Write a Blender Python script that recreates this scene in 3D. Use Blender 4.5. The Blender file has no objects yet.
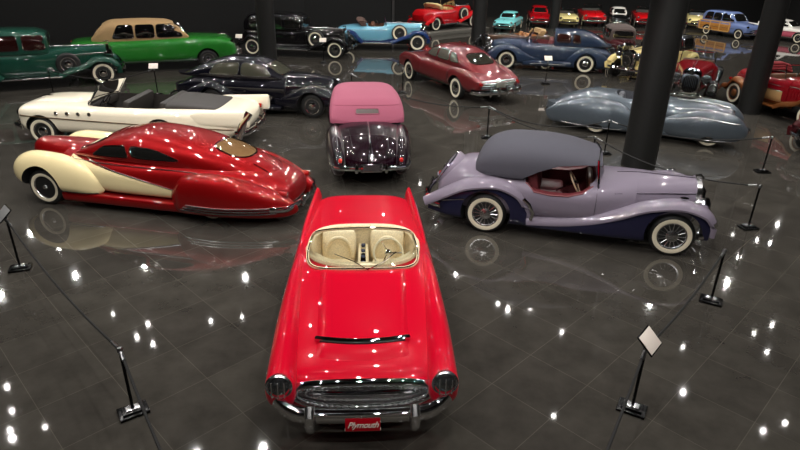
import bpy, bmesh, math, random
import numpy as np
from math import sin, cos, radians, pi, sqrt, atan2
from mathutils import Vector, Matrix
random.seed(7)
SC = bpy.context.scene
COL = SC.collection

# ------------------------------------------------------------ camera
cd = bpy.data.cameras.new('camera'); cam = bpy.data.objects.new('camera', cd); COL.objects.link(cam)
cd.sensor_width = 36.0; cd.lens = 598.65 / 800 * 36.0; cd.clip_end = 200
_t, _r = radians(25.15), radians(1.086)
_fw = Vector((0, cos(_t), -sin(_t))); _u0 = Vector((0, sin(_t), cos(_t))); _r0 = Vector((1, 0, 0))
_rt = _r0 * cos(_r) + _u0 * sin(_r); _up = -_r0 * sin(_r) + _u0 * cos(_r)
cam.matrix_world = Matrix(((_rt.x, _up.x, -_fw.x, 0), (_rt.y, _up.y, -_fw.y, 0), (_rt.z, _up.z, -_fw.z, 4.6), (0, 0, 0, 1)))
SC.camera = cam
SC.view_settings.view_transform = 'Standard'; SC.view_settings.look = 'None'
SC.view_settings.exposure = 0.1; SC.view_settings.gamma = 1.0; SC.view_settings.use_curve_mapping = False
W = bpy.data.worlds.new('hall_ambience'); SC.world = W; W.use_nodes = True
W.node_tree.nodes['Background'].inputs[0].default_value = (0.02, 0.02, 0.02, 1)
W.node_tree.nodes['Background'].inputs[1].default_value = 0.3

# ------------------------------------------------------------ the hall's track lights
LAMP_Z = 6.6
def spot(x, y, aim, watts, cone=80, blend=.7, radius=.12, color=(1, .965, .915), z=LAMP_Z):
    l = bpy.data.lights.new('track_spot', 'SPOT'); l.energy = watts; l.spot_size = radians(cone); l.spot_blend = blend
    l.shadow_soft_size = radius; l.color = color
    o = bpy.data.objects.new('track_spot', l); COL.objects.link(o); o.location = (x, y, z)
    d = Vector(aim) - Vector((x, y, z)); o.rotation_euler = d.to_track_quat('-Z', 'Y').to_euler()
    return o
KEY = 190
rl = random.Random(3)
for iy in range(19):
    for ix in range(18):
        x = -17 + ix * 2.3 + rl.uniform(-.8, .8) + (iy % 2) * 1.1; y = 1.5 + iy * 2.25 + rl.uniform(-.7, .7)
        if abs(x) > 5.5 + y * .56 or (y < 6 and abs(x) > 3.4): continue
        near = 9 < y < 17.5 and abs(x) < 15
        if y > 41.5 or (x < -.6 and y > 23.5 + (x + 16) * .727 - 1.2): continue
        k = .9 if y < 9 else (.72 if y < 20 else (.46 if y < 33 else .6))
        spot(x, y, (x + rl.uniform(-1, 1), y + rl.uniform(-.4, 1.2), 0), KEY * rl.uniform(.6, 1.4) * k, 104 if near else (150 if y < 25 else 138), .35, .055)
# lamps whose mirror images are the bright dots in the polished floor
def floor_glint(px, py, watts=60, cone=34):
    d = _fw * 598.65 + _rt * (px - 400) + _up * (225 - py)
    k = -4.6 / d.z; f = Vector((0, 0, 4.6)) + d * k
    g = f + Vector((d.x, d.y, 0)) * (LAMP_Z / 4.6 * k)
    spot(g.x, g.y, (f.x, f.y, 0), watts * .2, cone, .5, .04)
for px, py, w in [(148, 324, 60), (137, 337, 60), (153, 344, 60), (211, 321, 60), (242, 317, 30), (7, 387, 60), (12, 411, 50), (10, 430, 60),
                  (45, 427, 30), (508, 309, 160), (498, 303, 60), (683, 392, 120), (785, 423, 60), (763, 431, 60), (772, 325, 50),
                  (767, 352, 50), (683, 347, 30), (770, 243, 50), (757, 240, 40), (562, 332, 40), (754, 333, 30), (113, 314, 25)]:
    floor_glint(px, py, w)

# ------------------------------------------------------------ materials
def lin(c):
    return tuple(((v / 255) / 12.92 if v / 255 <= .04045 else ((v / 255 + .055) / 1.055) ** 2.4) for v in c)
def new_mat(name):
    m = bpy.data.materials.new(name); m.use_nodes = True
    return m, m.node_tree.nodes, m.node_tree.links, m.node_tree.nodes['Principled BSDF']
def pset(b, **k):
    for n, v in k.items(): b.inputs[n.replace('_', ' ')].default_value = v
MATS = {}
def paint(name, rgb, metallic=0.0, rough=.32, coat=1.0):
    if name in MATS: return MATS[name]
    m, N, L, b = new_mat(name)
    c = lin(rgb)
    if metallic > 0:                      # flake sparkle of metallic lacquer
        t = N.new('ShaderNodeTexCoord'); n = N.new('ShaderNodeTexNoise'); n.inputs['Scale'].default_value = 350; n.inputs['Detail'].default_value = 1
        r = N.new('ShaderNodeMapRange'); r.inputs['To Min'].default_value = rough - .06; r.inputs['To Max'].default_value = rough + .08
        L.new(t.outputs['Object'], n.inputs['Vector']); L.new(n.outputs['Fac'], r.inputs['Value']); L.new(r.outputs['Result'], b.inputs['Roughness'])
    pset(b, Base_Color=(*c, 1), Metallic=metallic, Roughness=rough, Coat_Weight=coat, Coat_Roughness=.012, Specular_IOR_Level=.08)
    MATS[name] = m; return m
def plain(name, rgb, rough=.5, metallic=0.0, **k):
    if name in MATS: return MATS[name]
    m, N, L, b = new_mat(name); pset(b, Base_Color=(*lin(rgb), 1), Roughness=rough, Metallic=metallic, **k)
    MATS[name] = m; return m
def cloth(name, rgb, scale=420, rough=.85):
    if name in MATS: return MATS[name]
    m, N, L, b = new_mat(name); c = lin(rgb)
    t = N.new('ShaderNodeTexCoord'); n = N.new('ShaderNodeTexNoise'); n.inputs['Scale'].default_value = scale; n.inputs['Detail'].default_value = 3
    r = N.new('ShaderNodeValToRGB'); r.color_ramp.elements[0].position = .3; r.color_ramp.elements[1].position = .7
    r.color_ramp.elements[0].color = (*[v * .8 for v in c], 1); r.color_ramp.elements[1].color = (*[min(1, v * 1.15) for v in c], 1)
    bp = N.new('ShaderNodeBump'); bp.inputs['Strength'].default_value = .15; bp.inputs['Distance'].default_value = .004
    L.new(t.outputs['Object'], n.inputs['Vector']); L.new(n.outputs['Fac'], r.inputs['Fac']); L.new(r.outputs['Color'], b.inputs['Base Color'])
    L.new(n.outputs['Fac'], bp.inputs['Height']); L.new(bp.outputs['Normal'], b.inputs['Normal'])
    pset(b, Roughness=rough); MATS[name] = m; return m
def clear_glass(name='clear_glass', tint=(.86, .9, .88)):
    if name in MATS: return MATS[name]
    m, N, L, b = new_mat(name); N.remove(b)
    tr = N.new('ShaderNodeBsdfTransparent'); tr.inputs[0].default_value = (*tint, 1)
    gl = N.new('ShaderNodeBsdfGlossy'); gl.inputs['Roughness'].default_value = .02
    fr = N.new('ShaderNodeFresnel'); fr.inputs[0].default_value = 1.5; mx = N.new('ShaderNodeMixShader')
    L.new(fr.outputs[0], mx.inputs[0]); L.new(tr.outputs[0], mx.inputs[1]); L.new(gl.outputs[0], mx.inputs[2])
    L.new(mx.outputs[0], N['Material Output'].inputs[0]); MATS[name] = m; return m
CHROME = plain('chrome', (225, 225, 228), .03, 1.0)
SATIN = plain('satin_chrome', (214, 214, 216), .24, 1.0)
DULL = plain('brushed_steel', (150, 150, 152), .3, 1.0)
RUBBER = plain('tyre_rubber', (18, 18, 18), .6)
WHITEW = plain('whitewall_rubber', (226, 216, 192), .5)
BLACK = plain('black_enamel', (8, 8, 9), .3)
UNDER = plain('underbody_black', (7, 7, 7), .8)
GLASSD = plain('dark_window_glass', (22, 22, 21), .03, 0, Coat_Weight=.5)
GLASSM = plain('maroon_window_glass', (40, 16, 15), .03, 0, Coat_Weight=.5)
LENS = plain('lamp_lens', (120, 122, 124), .16, .9)
DARKRIM = plain('dark_wheel_well', (26, 25, 25), .4)
TAILRED = plain('tail_lamp_red', (150, 10, 8), .1, 0, Coat_Weight=1.0)
GLASS = clear_glass()

# ------------------------------------------------------------ mesh helpers
def cv(p):
    """monotone cubic through points (or a constant)"""
    if isinstance(p, (int, float)): return lambda x, v=float(p): v
    p = sorted(p); X = [a for a, _ in p]; Y = [b for _, b in p]; n = len(X)
    if n == 1: return lambda x: Y[0]
    h = [X[i + 1] - X[i] for i in range(n - 1)]; d = [(Y[i + 1] - Y[i]) / h[i] for i in range(n - 1)]
    m = [d[0]] + [0 if d[i - 1] * d[i] <= 0 else 2 * d[i - 1] * d[i] / (d[i - 1] + d[i]) for i in range(1, n - 1)] + [d[-1]]
    def f(x):
        if x <= X[0]: return Y[0]
        if x >= X[-1]: return Y[-1]
        i = 0
        while x > X[i + 1]: i += 1
        t = (x - X[i]) / h[i]
        return (2*t**3-3*t**2+1)*Y[i] + (t**3-2*t**2+t)*h[i]*m[i] + (-2*t**3+3*t**2)*Y[i+1] + (t**3-t**2)*h[i]*m[i+1]
    return f
class MB:
    def __init__(s): s.v = []; s.f = []; s.mi = []
    def add(s, vs, fs, mi=0):
        o = len(s.v); s.v += [tuple(p) for p in vs]; s.f += [tuple(i + o for i in f) for f in fs]; s.mi += [mi] * len(fs); return s
    def grid(s, rows, close_u=False, close_v=False, caps=False, mi=0):
        n = len(rows); m = len(rows[0]); vs = [p for r in rows for p in r]; fs = []
        for i in range(n - (0 if close_v else 1)):
            for j in range(m - (0 if close_u else 1)):
                a = i * m + j; b = i * m + (j + 1) % m; c = ((i + 1) % n) * m + (j + 1) % m; d = ((i + 1) % n) * m + j
                fs.append((a, b, c, d))
        if caps: fs.append(tuple(range(m - 1, -1, -1))); fs.append(tuple((n - 1) * m + j for j in range(m)))
        return s.add(vs, fs, mi)
    def box(s, c, size, rot=None, bev=0.0):
        x, y, z = [v / 2 for v in size]
        P = [Vector((sx * x, sy * y, sz * z)) for sx in (-1, 1) for sy in (-1, 1) for sz in (-1, 1)]
        F = [(0, 1, 3, 2), (4, 6, 7, 5), (0, 4, 5, 1), (2, 3, 7, 6), (0, 2, 6, 4), (1, 5, 7, 3)]
        bm = bmesh.new(); V = [bm.verts.new(p) for p in P]
        for f in F: bm.faces.new([V[i] for i in f])
        if bev: bmesh.ops.bevel(bm, geom=bm.edges[:], offset=bev, segments=2, affect='EDGES', profile=.5)
        bm.verts.index_update()
        R = Matrix.Identity(3) if rot is None else rot
        vs = [R @ v.co + Vector(c) for v in bm.verts]; fs = [[v.index for v in f.verts] for f in bm.faces]; bm.free()
        return s.add(vs, fs)
    def tube(s, path, r, n=8, closed=False):
        P = [Vector(p) for p in path]; k = len(P)
        rr = r if isinstance(r, (list, tuple)) else [r] * k
        T = []
        for i in range(k):
            a = P[(i - 1) % k] if (closed or i > 0) else P[i]; b = P[(i + 1) % k] if (closed or i < k - 1) else P[i]
            T.append((b - a).normalized())
        u = T[0].orthogonal().normalized(); rows = []
        for i in range(k):
            u = (u - T[i] * u.dot(T[i]))
            if u.length < 1e-6: u = T[i].orthogonal()
            u.normalize(); w = T[i].cross(u)
            rows.append([P[i] + (u * cos(2*pi*j/n) + w * sin(2*pi*j/n)) * rr[i] for j in range(n)])
        return s.grid(rows, close_u=True, close_v=closed, caps=not closed)
    def bar(s, path, a, b, n=10, e=2.6, up=(0, 0, 1)):
        """sweep with a flat oval section: a = half thickness sideways, b = half height along up"""
        P = [Vector(p) for p in path]; rows = []; up = Vector(up)
        for i in range(len(P)):
            t = (P[min(i + 1, len(P) - 1)] - P[max(i - 1, 0)]).normalized(); sd = t.cross(up).normalized(); uu = sd.cross(t)
            r = []
            for j in range(n):
                an = 2*pi*j/n; ca, sa = cos(an), sin(an)
                r.append(P[i] + sd * (a * math.copysign(abs(ca)**(2/e), ca)) + uu * (b * math.copysign(abs(sa)**(2/e), sa)))
            rows.append(r)
        return s.grid(rows, close_u=True, caps=True)
    def lathe(s, prof, c=(0, 0, 0), axis='y', n=24, rot=None, ring=False):
        rows = []
        for r, h in prof:
            row = []
            for j in range(n):
                a = 2*pi*j/n; p = (r*cos(a), h, r*sin(a)) if axis == 'y' else ((h, r*cos(a), r*sin(a)) if axis == 'x' else (r*cos(a), r*sin(a), h))
                p = Vector(p)
                if rot is not None: p = rot @ p
                row.append(p + Vector(c))
            rows.append(row)
        return s.grid(rows, close_u=True, close_v=ring, caps=not ring)
    def ell(s, c, r, nu=16, nv=10):
        return s.lathe([(max(sin(pi*i/nv), .02), -cos(pi*i/nv)) for i in range(nv + 1)], (0, 0, 0), 'z', nu)._scale_last(nu*(nv+1), c, r)
    def _scale_last(s, k, c, r):
        for i in range(len(s.v) - k, len(s.v)):
            v = s.v[i]; s.v[i] = (v[0]*r[0]+c[0], v[1]*r[1]+c[1], v[2]*r[2]+c[2])
        return s
    def mirror_y(s):
        k = len(s.v); fs = [tuple(i + k for i in reversed(f)) for f in s.f]; s.v += [(x, -y, z) for x, y, z in s.v]; s.f += fs; s.mi += s.mi[:]; return s
    def mesh(s, name, mats, sharp=38, fix=True):
        me = bpy.data.meshes.new(name); me.from_pydata(s.v, [], s.f); me.update()
        for m in (mats if isinstance(mats, (list, tuple)) else [mats]): me.materials.append(m)
        if len(me.materials) > 1: me.polygons.foreach_set('material_index', s.mi)
        if fix:
            bm = bmesh.new(); bm.from_mesh(me); bmesh.ops.recalc_face_normals(bm, faces=bm.faces[:]); bm.to_mesh(me); bm.free()
        me.polygons.foreach_set('use_smooth', [True] * len(me.polygons))
        try: me.set_sharp_from_angle(angle=radians(sharp))
        except Exception: pass
        return me
    def build(s, name, mats, parent=None, sharp=38, fix=True):
        o = bpy.data.objects.new(name, s.mesh(name, mats, sharp, fix)); COL.objects.link(o)
        if parent is not None: o.parent = parent
        return o
def cut(o, cutter, mat, op='DIFFERENCE'):
    """boolean the object's mesh with a temporary solid; cut faces take mat"""
    t = cutter.build('cutter', mat); md = o.modifiers.new('b', 'BOOLEAN'); md.operation = op; md.solver = 'EXACT'; md.object = t
    par = o.parent; o.parent = None
    try: md.material_mode = 'TRANSFER'
    except Exception: pass
    bpy.context.view_layer.update()
    dg = bpy.context.evaluated_depsgraph_get(); me = bpy.data.meshes.new_from_object(o.evaluated_get(dg))
    o.modifiers.clear(); old = o.data
    if len(me.polygons) > 10:
        me.name = old.name; o.data = me
        me.polygons.foreach_set('use_smooth', [True] * len(me.polygons))
        me.set_sharp_from_angle(angle=radians(35))
    o.parent = par
    tm = t.data; bpy.data.objects.remove(t); bpy.data.meshes.remove(tm)
    return o
def sgnpow(v, e): return math.copysign(abs(v) ** e, v)
class Shell:
    """lofted body: superellipse sections along x; every argument a number or a list of (x, value)"""
    def __init__(s, x0, x1, top, bot, wid, belt=None, et=2.6, eb=2.6, yc=0, rf=0, rr=0, nx=44, nt=36, pw=2.2):
        s.x0, s.x1 = x0, x1; s.T, s.B, s.Wd, s.Y = cv(top), cv(bot), cv(wid), cv(yc); s.Et, s.Eb = cv(et), cv(eb)
        s.Z = (lambda x: (s.T(x) + s.B(x)) / 2) if belt is None else cv(belt)
        s.rf, s.rr, s.nx, s.nt, s.pw = rf, rr, nx, nt, pw
    def fac(s, x):
        f = 1.0
        if s.rf and x > s.x1 - s.rf: f *= max(0, 1 - min(1, (x - s.x1 + s.rf) / s.rf) ** s.pw) ** (1 / s.pw)
        if s.rr and x < s.x0 + s.rr: f *= max(0, 1 - min(1, (s.x0 + s.rr - x) / s.rr) ** s.pw) ** (1 / s.pw)
        return max(f, .03)
    def par(s, x):
        f = s.fac(x); z = s.Z(x); return s.Y(x), z, s.Wd(x) * f, max(.002, (s.T(x) - z) * f), max(.002, (z - s.B(x)) * f), s.Et(x), s.Eb(x)
    def xs(s):
        L = s.x1 - s.x0; X = set(round(s.x0 + L * i / s.nx, 5) for i in range(s.nx + 1))
        for i in range(1, 9):
            if s.rf: X.add(round(s.x1 - s.rf * (1 - sin(pi/2*i/9)), 5))
            if s.rr: X.add(round(s.x0 + s.rr * (1 - sin(pi/2*i/9)), 5))
        X = sorted(X); out = [X[0]]
        for x in X[1:]:
            if x - out[-1] > 2e-3 or x == X[-1]: out.append(x)
        return out
    def mb(s, side=1, grow=0.0):
        rows = []
        for x in s.xs():
            y, z, w, ht, hb, et, eb = s.par(x); r = []
            for j in range(s.nt):
                a = 2*pi*j/s.nt; ca, sa = cos(a), sin(a); e, h = (et, ht) if sa >= 0 else (eb, hb)
                r.append((x, side * (y + (w + grow) * sgnpow(ca, 2/e)), z + (h + grow) * sgnpow(sa, 2/e)))
            rows.append(r)
        return MB().grid(rows, close_u=True, caps=True)
    def half(s, x, z):
        y, zb, w, ht, hb, et, eb = s.par(x); dz = z - zb; e, h = (et, ht) if dz >= 0 else (eb, hb)
        q = abs(dz) / h
        return None if q >= 1 else w * (1 - q ** e) ** (1 / e)
    def inside(s, x, y, z):
        if x <= s.x0 or x >= s.x1: return False
        h = s.half(x, z); return h is not None and abs(y - s.Y(x)) <= h
    def proj(s, ax, a, b, sd=1):
        if ax == 'y':
            h = s.half(a, b); return (a, sd * (s.Y(a) + (h if h is not None else 0)), b)
        if ax == 'z':
            y, z, w, ht, hb, et, eb = s.par(a); q = min(.999, abs(b - y) / w); return (a, b, z + ht * (1 - q ** et) ** (1 / et))
        xs = np.linspace(s.x0, s.x1, 160) if sd < 0 else np.linspace(s.x1, s.x0, 160); prev = xs[0]
        for x in xs:
            if s.inside(x, a, b):
                lo, hi = prev, x
                for _ in range(14):
                    mid = (lo + hi) / 2
                    if s.inside(mid, a, b): hi = mid
                    else: lo = mid
                return (hi, a, b)
            prev = x
        return (xs[80], a, b)
    def ring(s, corners, ax, sd, k=1.0, n=40, ex=5.0, off=.008):
        (ax0, bx0), (ax1, bx1), (ax2, bx2), (ax3, bx3) = corners; out = []
        for j in range(n):
            t = 2*pi*(j+.5)/n; u = k * sgnpow(cos(t), 2/ex); v = k * sgnpow(sin(t), 2/ex); u = (u+1)/2; v = (v+1)/2
            a = ax0*(1-u)*(1-v)+ax1*u*(1-v)+ax2*u*v+ax3*(1-u)*v; b = bx0*(1-u)*(1-v)+bx1*u*(1-v)+bx2*u*v+bx3*(1-u)*v
            p = Vector(s.proj(ax, a, b, sd))
            if ax == 'y': p.y += sd * off
            elif ax == 'z': p.z += off
            else: p.x += sd * off
            out.append(p)
        return out
    def pane(s, corners, ax='y', sd=1, ex=5.0, off=.008, n=40, th=.006):
        ks = [.02, .3, .55, .8, 1.0]; m = MB()
        m.grid([s.ring(corners, ax, sd, k, n, ex, off) for k in ks] + [s.ring(corners, ax, sd, 1.0, n, ex, off - th - .02)], close_u=True)
        m.f.append(tuple(range(n - 1, -1, -1))); m.mi.append(0)
        return m
    def trim(s, corners, ax='y', sd=1, ex=5.0, off=.01, r=.012, n=40):
        return MB().tube(s.ring(corners, ax, sd, 1.0, n, ex, off), r, 6, closed=True)
def strip(S, pts, sd, r, off=.006, n=24, ax='y', flat=None):
    """raised moulding following a shell: pts are (x, z) (ax y) or (x, y) (ax z)"""
    X = [p[0] for p in pts]; lo, hi = min(X), max(X); f = cv(pts); P = []
    for i in range(n + 1):
        x = lo + (hi - lo) * i / n; p = Vector(S.proj(ax, x, f(x), sd))
        if ax == 'y': p.y += sd * off
        else: p.z += off
        P.append(p)
    return MB().tube(P, r, 6)
def fender_sweep(path, yc, w, crown=.07, lip=.05, th=.025, n=13, side=1):
    """crowned mudguard: path of (x, z[, width]) swept with an arched section"""
    P = [Vector((p[0], 0, p[1])) for p in path]; ww = [(p[2] if len(p) > 2 else w) for p in path]
    X = [0]
    for i in range(1, len(P)): X.append(X[-1] + (P[i] - P[i-1]).length)
    fx = cv([(X[i], P[i].x) for i in range(len(P))]); fz = cv([(X[i], P[i].z) for i in range(len(P))]); fwd = cv([(X[i], ww[i]) for i in range(len(P))])
    K = 40; rows = []
    for i in range(K + 1):
        q = X[-1] * i / K; d = X[-1] * .004
        t = Vector((fx(q + d) - fx(q - d), 0, fz(q + d) - fz(q - d))).normalized(); nn = Vector((-t.z, 0, t.x))
        if nn.z < 0 and abs(nn.z) > .3: nn = -nn
        if i == 0: sg = 1 if (nn.z > 0 or abs(nn.z) < .2) else -1
        c = Vector((fx(q), 0, fz(q))); w_ = fwd(q); r = []
        for j in range(n):
            u = -1 + 2*j/(n-1); r.append(c + nn * (crown * (1 - abs(u)**2.4) - lip * abs(u)**5) + Vector((0, side * (yc + u * w_ / 2), 0)))
        for j in range(n):
            u = 1 - 2*j/(n-1); r.append(c + nn * (crown * (1 - abs(u)**2.4) - lip * abs(u)**5 - th) + Vector((0, side * (yc + u * (w_ / 2 - .004)), 0)))
        rows.append(r)
    return MB().grid(rows, close_u=True, caps=True)
def wheel_cut(x, z, R, y0, y1):
    return MB().lathe([(R, min(y0, y1)), (R, max(y0, y1))], (x, 0, z), 'y', 40)
def rbox_shell(x0, x1, z0, z1, w, e=5, **k): return Shell(x0, x1, z1, z0, w, None, e, e, **k)

# ------------------------------------------------------------ tagging
def thing(name, label, cat, loc, yaw=0, group=None, z=0):
    o = bpy.data.objects.new(name, None); COL.objects.link(o); o.empty_display_size = .3
    o.location = (loc[0], loc[1], z); o.rotation_euler = (0, 0, radians(yaw)); o['label'] = label; o['category'] = cat
    if group: o['group'] = group
    return o
def struct(name, mb, mat):
    o = mb.build(name, mat); o['kind'] = 'structure'; return o

# ------------------------------------------------------------ wheels
WCACHE = {}
def wheel_meshes(R, wd, style, cap, ww, rim):
    key = (R, wd, style, cap.name, ww, rim.name)
    if key in WCACHE: return WCACHE[key]
    h = wd / 2; ri = R * .66
    tire = MB().lathe([(ri*.96, -h*.8), (ri, -h), (R*.86, -h*1.08), (R*.96, -h*.85), (R, -h*.4), (R, h*.4), (R*.96, h*.85), (R*.86, h*1.08), (ri, h), (ri*.96, h*.8)], n=36).mesh('wheel', RUBBER, 50)
    w0, w1 = ri*.99, ri + (R*.93 - ri) * ww
    white = None
    if ww > 0:
        white = MB().lathe([(w0, h*.9), (w0, h*1.03), ((w0+w1)/2, h*1.15), (w1*.985, h*1.1), (w1, h*.9)], n=36, ring=True).mesh('whitewall', WHITEW, 50)
    m = MB(); dk = MB()
    if style == 'wire':
        rows = [(ri, h*.95), (ri*.97, h*1.0), (ri*.9, h*.75), (ri*.86, h*.2), (ri*.86, -h*.6), (ri*.9, -h*.8)]
        dk.grid([[(r*cos(2*pi*j/36), y, r*sin(2*pi*j/36)) for j in range(36)] for r, y in rows[3:]], close_u=True)
        dk.lathe([(ri*.85, -h*.5), (.004, -h*.5), (.003, -h*.45), (ri*.84, -h*.45)], n=24)
        m.grid([[(r*cos(2*pi*j/36), y, r*sin(2*pi*j/36)) for j in range(36)] for r, y in rows[:4]], close_u=True)
        for j in range(28):
            a = 2*pi*j/28; b = a + (.35 if j % 2 else -.35); y1 = h*.75 if j % 2 else h*.2
            m.tube([(R*.12*cos(b), y1, R*.12*sin(b)), (ri*.9*cos(a), h*.35, ri*.9*sin(a))], R*.016, 4)
        m.lathe([(R*.16, -h*.5), (R*.16, h*.6), (R*.13, h*.95), (R*.06, h*1.15), (.002, h*1.18)], n=16)
    elif style == 'disc':
        m.lathe([(ri, h*.7), (ri*.99, h*1.0), (ri*.9, h*.95), (ri*.8, h*.65), (ri*.55, h*.75), (ri*.5, h*1.0), (ri*.42, h*1.25), (ri*.2, h*1.38), (.002, h*1.4)], n=32)
    elif style == 'slots':
        m.lathe([(ri*.84, h*.7), (ri, h*.75), (ri*.99, h*1.0), (ri*.9, h*.95), (ri*.84, h*.7)], n=32)
        dk.lathe([(ri*.9, h*.6), (ri*.5, h*.5), (.003, h*.5), (.002, h*.4), (ri*.9, h*.4)], n=32)
        m.lathe([(ri*.44, h*.5), (ri*.42, h*.95), (ri*.2, h*1.2), (.002, h*1.24)], n=28)
        for j in range(16):
            a = 2*pi*j/16; m.tube([(ri*.42*cos(a), h*.85, ri*.42*sin(a)), (ri*.88*cos(a), h*.8, ri*.88*sin(a))], R*.03, 5)
    else:  # painted steel with hub cap
        m.lathe([(ri, h*.7), (ri*.99, h*.95), (ri*.9, h*.6), (ri*.6, h*.5), (ri*.52, h*.55)], n=32)
    if dk.v: m.add(dk.v, dk.f, 1)
    rimm = m.mesh('rim', [rim, DARKRIM], 40); capm = None
    if style in ('steel', 'wirecap'):
        capm = MB().lathe([(ri*.6, h*.45), (ri*.58, h*.75), (ri*.4, h*1.05), (ri*.15, h*1.2), (.002, h*1.22)], n=24).mesh('hubcap', cap)
    WCACHE[key] = (tire, white, rimm, capm); return WCACHE[key]
def put_wheel(root, x, y, R, wd=.17, style='disc', cap=CHROME, ww=.8, rim=CHROME, steer=0, z=None, name='wheel', tilt=0):
    t, w, r, c = wheel_meshes(R, wd, style, cap, ww, rim)
    def ob(n, me, p):
        o = bpy.data.objects.new(n, me); COL.objects.link(o); o.parent = p; return o
    o = ob(name, t, root); o.location = (x, y, R if z is None else z)
    o.rotation_euler = (radians(tilt), 0, radians(steer) + (0 if y >= 0 else pi))
    if w: ob('whitewall', w, o)
    ob('rim', r, o)
    if c: ob('hubcap', c, o)
    return o
def four_wheels(root, xf, xr, y, R, yr=None, **k):
    for x, yy in ((xf, y), (xr, yr if yr else y)):
        for s in (1, -1): put_wheel(root, x, s * yy, R, **k)
def headlamp(root, x, y, z, r, ln=.2, rim=CHROME, body=None, name='headlight', pitch=0):
    o = MB().lathe([(.004, -ln), (r*.5, -ln*.85), (r*.85, -ln*.4), (r, 0), (r*1.04, .02), (r*.98, .035), (r*.9, .03)], (0, 0, 0), 'x', 22).build(name, body or rim, root)
    o.location = (x, y, z); o.rotation_euler = (0, radians(pitch), 0)
    l = MB().lathe([(r*.93, .02), (r*.7, .05), (r*.35, .07), (.003, .076)], (0, 0, 0), 'x', 20).build('lens', LENS, o)
    return o
def bumper(root, xs, ys_half, z, bow, name, a=.035, b=.07, guards=(), mat=CHROME, drop=0, wrap=.25, sgn=1):
    P = []
    for i in range(25):
        u = -1 + 2*i/24; P.append((xs - sgn * (bow * u*u + wrap * max(0, abs(u) - .82) * 5.5 * abs(u) * max(0, abs(u) - .82) * 5), ys_half * u, z + drop * u**4))
    o = MB().bar(P, a, b).build(name, mat, root)
    for g in guards:
        MB().bar([(xs + sgn*.03 - sgn*bow*(g/ys_half)**2, g, z - b*1.4), (xs + sgn*.065 - sgn*bow*(g/ys_half)**2, g, z), (xs + sgn*.03 - sgn*bow*(g/ys_half)**2, g, z + b*1.9)], .035, .03, 8, up=(1, 0, 0)).build('bumper_guard', mat, o)
    return o
def steering(root, c, r, tilt=25, mat=None, hub=CHROME):
    R = Matrix.Rotation(radians(90 - tilt), 3, 'Y')
    pts = [Vector(c) + R @ Vector((r*cos(2*pi*j/28), r*sin(2*pi*j/28), 0)) for j in range(28)]
    o = MB().tube(pts, .014, 6, closed=True).build('steering_wheel', mat or BLACK, root)
    m = MB(); C = Vector(c)
    for a in (90, 210, 330):
        m.tube([C + R @ Vector((r*.97*cos(radians(a)), r*.97*sin(radians(a)), 0)), C], .01, 5)
    m.lathe([(.002, .05), (.035, .04), (.05, .0), (.03, -.03)], C, 'z', 14, R)
    m.tube([C, C + R @ Vector((0, 0, -.35))], .02, 6)
    m.build('spokes', hub, o); return o
def seat(root, x, y, z, w, mat, back_h=.5, depth=.5, rake=.16, name='seat'):
    m = MB(); m.box((x, y, z), (depth, w, .2), None, .06)
    R = Matrix.Rotation(-rake, 3, 'Y'); m.box((x - depth/2 - .02, y, z + back_h/2 - .02), (.18, w, back_h), R, .06)
    return m.build(name, mat, root)
# ------------------------------------------------------------ the hall
def floor_mat():
    m, N, L, b = new_mat('polished_slate_tile')
    t = N.new('ShaderNodeTexCoord'); mp = N.new('ShaderNodeMapping'); mp.inputs['Rotation'].default_value = (0, 0, radians(45))
    L.new(t.outputs['Object'], mp.inputs['Vector'])
    br = N.new('ShaderNodeTexBrick'); br.offset = 0; br.inputs['Scale'].default_value = 1; br.inputs['Brick Width'].default_value = .78; br.inputs['Row Height'].default_value = .78
    br.inputs['Mortar Size'].default_value = .004; br.inputs['Mortar Smooth'].default_value = .3
    br.inputs['Color1'].default_value = (*lin((66, 63, 58)), 1); br.inputs['Color2'].default_value = (*lin((59, 56, 52)), 1); br.inputs['Mortar'].default_value = (*lin((82, 78, 71)), 1)
    L.new(mp.outputs['Vector'], br.inputs['Vector'])
    n = N.new('ShaderNodeTexNoise'); n.inputs['Scale'].default_value = 2.2; n.inputs['Detail'].default_value = 6; n.inputs['Roughness'].default_value = .6
    L.new(t.outputs['Object'], n.inputs['Vector'])
    mr = N.new('ShaderNodeMapRange'); mr.inputs['From Min'].default_value = .3; mr.inputs['From Max'].default_value = .7; mr.inputs['To Min'].default_value = .75; mr.inputs['To Max'].default_value = 1.2
    L.new(n.outputs['Fac'], mr.inputs['Value'])
    mx = N.new('ShaderNodeMix'); mx.data_type = 'RGBA'; mx.blend_type = 'MULTIPLY'; mx.inputs['Factor'].default_value = 1
    L.new(br.outputs['Color'], mx.inputs['A']); L.new(mr.outputs['Result'], mx.inputs['B']); L.new(mx.outputs['Result'], b.inputs['Base Color'])
    n2 = N.new('ShaderNodeTexNoise'); n2.inputs['Scale'].default_value = 9; n2.inputs['Detail'].default_value = 4
    L.new(t.outputs['Object'], n2.inputs['Vector'])
    m2 = N.new('ShaderNodeMapRange'); m2.inputs['To Min'].default_value = .02; m2.inputs['To Max'].default_value = .06
    L.new(n2.outputs['Fac'], m2.inputs['Value']); L.new(m2.outputs['Result'], b.inputs['Roughness'])
    pset(b, IOR=1.6); return m
X0, X1, Y0, Y1, CZ = -19.0, 26.0, -6.0, 46.0, 7.0
struct('floor', MB().box(((X0+X1)/2, (Y0+Y1)/2, -.1), (X1-X0, Y1-Y0, .2)), floor_mat())
WALLM = plain('black_wall_paint', (3, 3, 3), .9)
struct('ceiling', MB().box(((X0+X1)/2, (Y0+Y1)/2, CZ+.1), (X1-X0, Y1-Y0, .2)), WALLM)
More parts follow.
